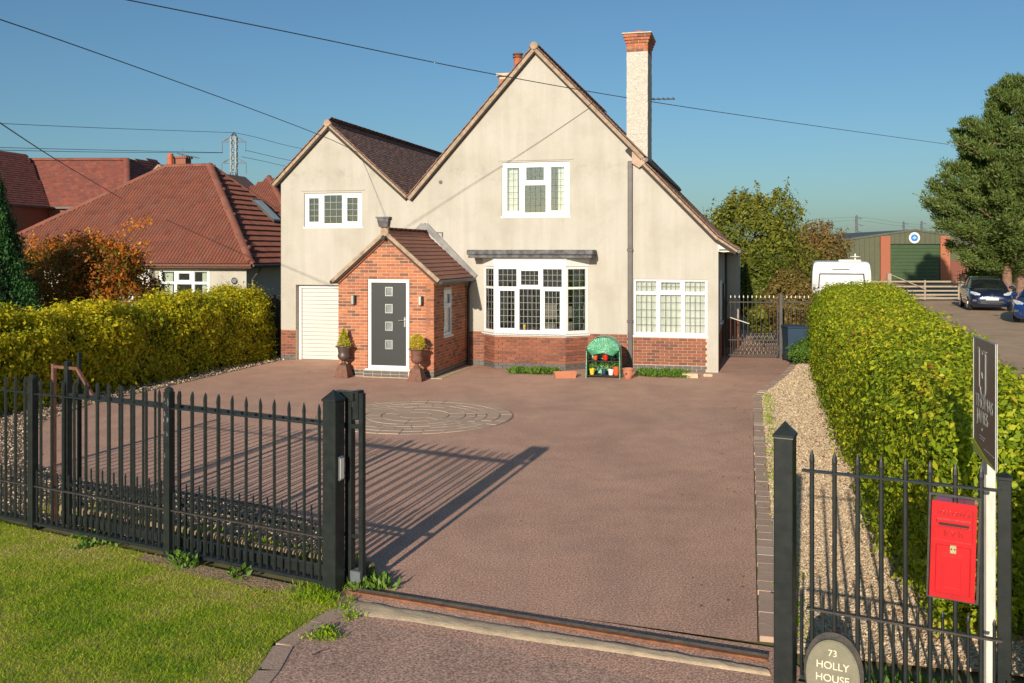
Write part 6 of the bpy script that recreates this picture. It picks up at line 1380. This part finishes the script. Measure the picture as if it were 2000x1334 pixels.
bush('garden_shrub', 'dark bush right of the steel shed below the pine', 'shrub', (33.6, 66, .3), 2.4, 2.0, fol['tree'], 400, 24, .14, zb=0, lobes=9, seed=28, trunk=False, spread=.25, bias=-.1)
# pine
PB = Vector((25.2, 47.5, .3))
pn = thing('pine_tree', 'tall spreading pine with pinkish trunks at the right edge of the photo', 'tree', PB)
pr = [(2.1, 2.6), (3.2, 3.8), (4.6, 4.2), (6.0, 4.0), (7.4, 3.4), (8.8, 2.5), (10.0, 1.5), (11.0, .5)]
C = []; q = MB()
q.tube([(-.35, 0, -.2), (-.4, 0, 3), (-.1, 0, 7), (0, 0, 10.9)], [.24, .2, .14, .03], 12); q.tube([(.45, .3, -.2), (.5, .3, 3), (.3, .2, 6)], [.24, .18, .08], 12)
z = 1.9
while z < 10.9:
    rz_ = np.interp(z, [a for a, _ in pr], [b for _, b in pr]); nb = 7 if z < 8 else 6; a0 = random.random()*6
    for i in range(nb):
        a = a0+2*PI*i/nb+random.uniform(-.3, .3); Lb = rz_*random.choice((random.uniform(.62, .85), random.uniform(.85, 1.08))); z1 = z+Lb*random.uniform(.08, .32)
        q.tube([(0, 0, z-.1), (Lb*.5*math.cos(a), Lb*.5*math.sin(a), z-.05*Lb), (Lb*math.cos(a), Lb*math.sin(a), z1)], [.06, .04, .012], 5)
        for k in range(int(9+Lb*10)):
            t = random.uniform(.32, 1.02); w = (1.05-t)*.8+.15; aa = a+random.uniform(-.5, .5)*w; C.append((Lb*t*math.cos(aa), Lb*t*math.sin(aa), z-.05*Lb+(z1-z+.05*Lb)*t**2+random.uniform(-.12, .25)))
    z += random.uniform(.46, .62)
for k in range(14): C.append((random.uniform(-.25, .25), random.uniform(-.25, .25), 10.9+random.uniform(-.6, .5)))
C = np.array(C); q.build('trunk', M_['pinebark'], pn)
n = len(C); per = 46; i = np.repeat(np.arange(n), per); dirs = rng.normal(size=(n*per, 3)); dirs[:, 2] = np.abs(dirs[:, 2])*.9+.1; dirs = unit(dirs+unit(C+np.array((0, 0, -4.)))[i]*.45)
P = C[i]+dirs*.05+rng.normal(size=(n*per, 3))*.11; Nv = unit(np.cross(dirs, rng.normal(size=dirs.shape)))
leaves('needles', P, Nv, .20*(.7+.6*rng.random(len(P))), .36+.18*nz(C, .9, 3)[i]+.45*(rng.random(len(P))-.5)+.12*rng.random(n)[i], fol['pine'], pn, aspect=.26, tdir=dirs*3, fold=0)
# far hedgerows
def belt(name, label, x0, x1, y, H_, n, seed, m='tree', size=.9):
    g = np.random.default_rng(seed); X = g.uniform(x0, x1, n); hh = H_*(.6+.4*np.sin(X*.07+seed)*np.sin(X*.023)); Cc = np.stack([X, y+g.uniform(-4, 4, n), hh*g.random(n)**.6], 1)
    P, Nv, Ls, i = clump(Cc, np.tile(np.array((0, -.5, .6)), (n, 1)), 14, 1.2, size); o = leaves(name, P, Nv, Ls, .3+.3*rng.random(len(P)), fol[m]); return tag(o, label, 'hedgerow', kind='stuff')
belt('far_hedgerow', 'dark far-off line of trees along the horizon', -300, 420, 230, 5.5, 5200, 2)
# small plants
def tuft(name, label, cat, pts, H_, size, m, n, parent=None, kind=None, seed=0, up=1.2, aspect=.3, rl=.2, rh=.9):
    C = np.array([(p[0], p[1], 0.0) for p in pts]); i = rng.integers(0, len(C), n); off = rng.normal(size=(n, 3))*np.array((.05, .05, 0)); P = C[i]+off; d = unit(rng.normal(size=(n, 3))*np.array((1, 1, .2))+np.array((0, 0, up))); P = P+d*(rng.random((n, 1))*H_*.5)
    Nv = unit(np.cross(d, rng.normal(size=d.shape))); o = leaves(name, P, Nv, size*(.6+.8*rng.random(n)), rl+(rh-rl)*rng.random(n), fol[m], parent, aspect=aspect, tdir=d*4, kind=kind); 
    if label: tag(o, label, cat)
    return o
def wr(u0, u1, v0, v1, n): return [W(random.uniform(u0, u1), random.uniform(v0, v1)) for _ in range(n)]
tuft('weed_patch', 'patch of bright green weeds at the foot of the bay window brickwork', 'weeds', wr(-5.0, -3.85, -1.35, -.85, 60), .12, .10, 'weed', 2600, kind='stuff', aspect=.35)
tuft('weed_patch', 'strip of green weeds below the lean-to window, right of the terracotta planter', 'weeds', wr(-1.85, -.75, -1.2, -.4, 60), .12, .10, 'weed', 2400, kind='stuff', aspect=.35)
tuft('weed_patch', 'pale-leaved weed clump growing beside the gate track', 'weeds', [G(705+random.uniform(-12, 40), 1142+random.uniform(-3, 10)) for _ in range(12)], .07, .085, 'weed', 300, kind='stuff', aspect=.35, rl=.6, rh=1)
tuft('weed_patch', 'small weeds along the kerb beside the concrete threshold', 'weeds', [G(x, y) for x, y in ((640, 1232), (632, 1240), (648, 1244), (622, 1247), (668, 1190), (684, 1205))], .02, .035, 'grass', 420, kind='stuff', rl=.0, rh=.6)
tuft('weed_patch', 'weeds growing up through the railings near the middle left post', 'weeds', [G(360+random.uniform(-10, 10), 1090+random.uniform(0, 22)) for _ in range(8)]+[G(470, 1128), G(455, 1130)], .14, .07, 'weed', 150, kind='stuff', aspect=.45)
tuft('weed_patch', 'sparse weeds along the gravel edge beside the drive blocks', 'weeds', [W(1.08+random.uniform(-.03, .22)*(random.random()**2), random.uniform(-16.3, -3.5)) for _ in range(200)], .025, .04, 'grass', 3000, kind='stuff', rl=.0, rh=.65)
tuft('weed_patch', 'moss and grass tufts on the low edging behind the left railings', 'weeds', [F(random.uniform(-4.9, -.2), random.uniform(.45, .72)) for _ in range(70)], .06, .07, 'grass', 2200, kind='stuff')
tuft('weed_patch', 'small plants at the foot of the right railings', 'weeds', [F(4.15+random.uniform(0, 1.1), random.uniform(-.05, .3)) for _ in range(16)], .12, .09, 'weed', 700, kind='stuff', aspect=.4)
# potted plants
def potted(name, label, M, H_, R_, m, n, size, cone=False, cat='plant'):
    z = H_*rng.random(n); a = rng.random(n)*2*PI; rr = R_*((1-z/H_) if cone else np.sqrt(np.clip(1-(2*z/H_-.9)**2, .05, 1)))*(.5+.6*rng.random(n)); P = np.stack([rr*np.cos(a), rr*np.sin(a), z], 1); d = unit(np.stack([np.cos(a), np.sin(a), np.full(n, .9)], 1)+rng.normal(size=(n, 3))*.5)
    o = leaves(name, P, unit(np.cross(d, rng.normal(size=d.shape))), size, .35+.6*rng.random(n), fol[m], None, tdir=d*3, aspect=.5, kind=None); o.matrix_world = M; return tag(o, label, cat)
potted('potted_conifer', 'slim pointed conifer growing in the urn left of the door', HOUSE_M @ TR(-8.64, -3.02, .70), .44, .17, 'hedge', 900, .045, True)
potted('potted_shrub', 'round yellow-green shrub growing in the urn right of the door', HOUSE_M @ TR(-6.72, -3.22, .70), .36, .16, 'gold', 900, .045)
for x, lb, s_ in ((-.24, 'small seedling leaning beside the yellow pot', .16), (.0, 'grey-green seedling in the dark pot', .20), (.17, 'trailing green plant in the white marbled pot', .18), (.30, 'green plant in the large orange-red pot', .14)):
    potted('seedling', lb, GHM @ TR(x, -.12, .20), s_, .08, 'weed', 130, .045)
sheet('bare_earth', [ft(-2.35, -.05), ft(-.3, -.05), ft(-.35, -.24), ft(-1.2, -.30), ft(-2.2, -.22)], .003, M_['baresoil'])
# ---------------------------------------------------------------- lawn blades
def in_poly(X, Y, poly):
    c = np.zeros(len(X), bool); k = len(poly)
    for i in range(k):
        xa, ya = poly[i][0], poly[i][1]; xb, yb = poly[(i+1) % k][0], poly[(i+1) % k][1]
        if ya == yb: continue
        c ^= ((ya > Y) != (yb > Y)) & (X < (xb-xa)*(Y-ya)/(yb-ya)+xa)
    return c
def blades(n, poly, bounds, hmin, hmax, seed=1):
    X = rng.uniform(bounds[0], bounds[1], n); Y = rng.uniform(bounds[2], bounds[3], n); k = in_poly(X, Y, poly); X = X[k]; Y = Y[k]
    tf = (X-FP.x)*FD.x+(Y-FP.y)*FD.y; nf = (X-FP.x)*FN.x+(Y-FP.y)*FN.y; P0 = np.stack([X, Y, X*0], 1); bare = (nf > -.26-.10*nz(P0, 6, 5)) & (tf > -2.3) & (tf < -.35) & (rng.random(len(X)) < .8); X = X[~bare]; Y = Y[~bare]
    P = np.stack([X, Y, np.full(len(X), -.004)], 1); pt_ = .9*nz(P, 1.3, seed+7)+.8*nz(P, 3.4, seed)+.7*nz(P, 11, seed+1); dens = rng.random(len(X)) < (.72+.35*(.5-pt_)); P = P[dens]; pt_ = pt_[dens]; m_ = len(P)
    d = unit(rng.normal(size=(m_, 3))*np.array((1.0, 1.0, .2))+np.array((0, 0, .75))); h = (hmin+(hmax-hmin)*rng.random(m_))*(1-.25*np.clip(pt_, -1, 1)); Nv = unit(np.cross(d, rng.normal(size=d.shape)))
    return P, Nv, h, np.clip(.50+.38*pt_+.7*(rng.random(m_)-.5), 0, 1), d
vis = [(-6.4, 11.0), ft(-4.6, -.04), ft(-2.3, -.04), ft(-.12, -.04), (-1.48, 8.05), (-1.62, 7.72), (-1.83, 7.25), (-1.83, 6.78), (-1.88, 6.2), (-2.0, 5.6), (-3.6, 5.6), (-6.4, 8.4)]
P, Nv, h, rn, d = blades(620000, vis, (-6.4, -1.2, 5.6, 11.0), .014, .038)
o = leaves('lawn_grass', P, Nv, h, rn, fol['grass'], None, aspect=.14, tdir=d*3, tri=True, kind='stuff')
tuft('weed_patch', 'broad-leaved green weeds in the lawn below the left railings', 'weeds', [G(random.uniform(150, 215), random.uniform(1030, 1075)) for _ in range(26)], .03, .045, 'weed', 260, kind='stuff', aspect=.6)
tuft('grass_tuft', 'longer grass tuft at the foot of the sensor gate post', 'grass', [G(random.uniform(560, 680), random.uniform(1140, 1180)) for _ in range(26)], .03, .05, 'grass', 1400, kind='stuff', aspect=.12, rl=.0, rh=.6)
nL = 150; XY = []
for _ in range(nL):
    k_ = random.random()
    XY.append(tuple(W(.8-abs(random.gauss(0, .35)), random.uniform(-16, -2)) if k_ < .4 else (W(random.uniform(-6.3, 0), -abs(random.gauss(.5, .5))-.3) if k_ < .7 else W(random.uniform(-11, .6), random.uniform(-14, -1))))[:2])
leaves('fallen_leaves', np.concatenate([np.array(XY), np.full((nL, 1), .008)], 1), rng.normal(size=(nL, 3))*.25+np.array((0, 0, 1)), .045, .55+.45*rng.random(nL), fol['brown'], None, kind='stuff', aspect=.6)
# ---------------------------------------------------------------- gravel
oct_v = np.array([(1, 0, 0), (-1, 0, 0), (0, 1, 0), (0, -1, 0), (0, 0, 1.25), (0, 0, -.4)], float); oct_f = np.array([(0, 2, 4), (2, 1, 4), (1, 3, 4), (3, 0, 4)])
def gravel(name, label, n, poly, m, smin=.006, smax=.014, near=None, z0=.012):
    xs = [p[0] for p in poly]; ys = [p[1] for p in poly]; X = rng.uniform(min(xs), max(xs), n*3); Y = rng.uniform(min(ys), max(ys), n*3); k = in_poly(X, Y, poly); X = X[k]; Y = Y[k]
    w = rng.random(len(X)) < np.clip((11/np.maximum(Y, 1))**1.6, .05, 1); X = X[w][:n]; Y = Y[w][:n]; n = len(X)
    s = (smin+(smax-smin)*rng.random(n)**2)[:, None]*np.maximum(1, (Y/12))[:, None]**.8; sc = s*(.7+.6*rng.random((n, 3))); sc[:, 2] *= .8
    a = rng.random(n)*2*PI; V = oct_v[None]*sc[:, None, :]; t = rng.normal(size=(n, 1))*.4; Vz = V[..., 2]+V[..., 0]*t; x = V[..., 0]*np.cos(a)[:, None]-V[..., 1]*np.sin(a)[:, None]; y = V[..., 0]*np.sin(a)[:, None]+V[..., 1]*np.cos(a)[:, None]
    V = np.stack([x+X[:, None], y+Y[:, None], Vz+z0], -1); F = (oct_f[None]+(np.arange(n)*6)[:, None, None]).reshape(-1, 3)
    me = bpy.data.meshes.new(name); me.vertices.add(n*6); me.vertices.foreach_set('co', V.astype(np.float32).ravel()); me.loops.add(len(F)*3); me.loops.foreach_set('vertex_index', F.astype(np.int32).ravel()); me.polygons.add(len(F)); me.polygons.foreach_set('loop_start', np.arange(0, len(F)*3, 3, dtype=np.int32)); me.update(calc_edges=True)
    at = me.attributes.new('rnd', 'FLOAT', 'FACE'); at.data.foreach_set('value', np.repeat(rng.random(n), 4).astype(np.float32)); me.materials.append(m); o = link(name, me); return tag(o, label, None, kind='stuff')
M_['gravelbed'] = mat('gravel_bed', (.72, .50, .32), (.60, .40, .25), 26, .95, bmp=1, bscale=45, bdist=.03)
M_['pebble'] = mat('pebbles', (.75, .56, .36), (.65, .47, .29), 9, .85, stops=[(0, (.80, .56, .30)), (.3, (.88, .72, .46)), (.55, (.68, .44, .23)), (.75, (.90, .80, .60)), (.92, (.45, .32, .2)), (1, (.55, .36, .2))])
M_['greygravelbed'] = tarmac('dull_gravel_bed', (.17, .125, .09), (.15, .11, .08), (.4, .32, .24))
GR = [W(.985, -16.6), W(3.2, -16.6), W(3.2, 2.3), W(1.98, 2.3), W(1.72, .2), W(1.37, -1.6), W(1.12, -2.9), W(.99, -3.8)]
sheet('gravel_strip', GR, .003, M_['gravelbed'])
gravel('gravel', 'tan pebble gravel between the drive edging and the right hedge', 115000, [tuple(p)[:2] for p in GR], M_['pebble'], .007, .016)
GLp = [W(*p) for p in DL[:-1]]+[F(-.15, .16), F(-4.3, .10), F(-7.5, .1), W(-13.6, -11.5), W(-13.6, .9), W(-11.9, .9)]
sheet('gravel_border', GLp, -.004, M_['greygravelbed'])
gravel('gravel', 'pebble gravel behind the left railings and under the golden hedge', 30000, [tuple(p)[:2] for p in GLp], M_['pebble'])
# fallen leaves
nL = 260; XY = np.array([tuple(W(random.choice((random.gauss(2.0, .12), random.uniform(.9, 2.1))), random.uniform(-16.3, -2)))[:2] for _ in range(nL)])
o = leaves('fallen_leaves', np.concatenate([XY, np.full((nL, 1), .03)], 1), rng.normal(size=(nL, 3))*.35+np.array((0, 0, 1)), .05, .9+.1*rng.random(nL), fol['brown'], None, kind='stuff', aspect=.6)
nL = 70; XY = np.array([tuple(G(random.uniform(20, 640), random.uniform(1080, 1330)))[:2] for _ in range(nL)])
o = leaves('fallen_leaves', np.concatenate([XY, np.full((nL, 1), .045)], 1), rng.normal(size=(nL, 3))*.35+np.array((0, 0, 1)), .03, .8+.2*rng.random(nL), fol['brown'], None, kind='stuff', aspect=.6)
q = MB(); q.tube([G(609, 1280, .008), G(622, 1273, .012), G(637, 1268, .008)], .004, 5); tag(q.build('twig', M_['bark'], None), 'short brown twig lying on the tarmac by the kerb', 'twig')
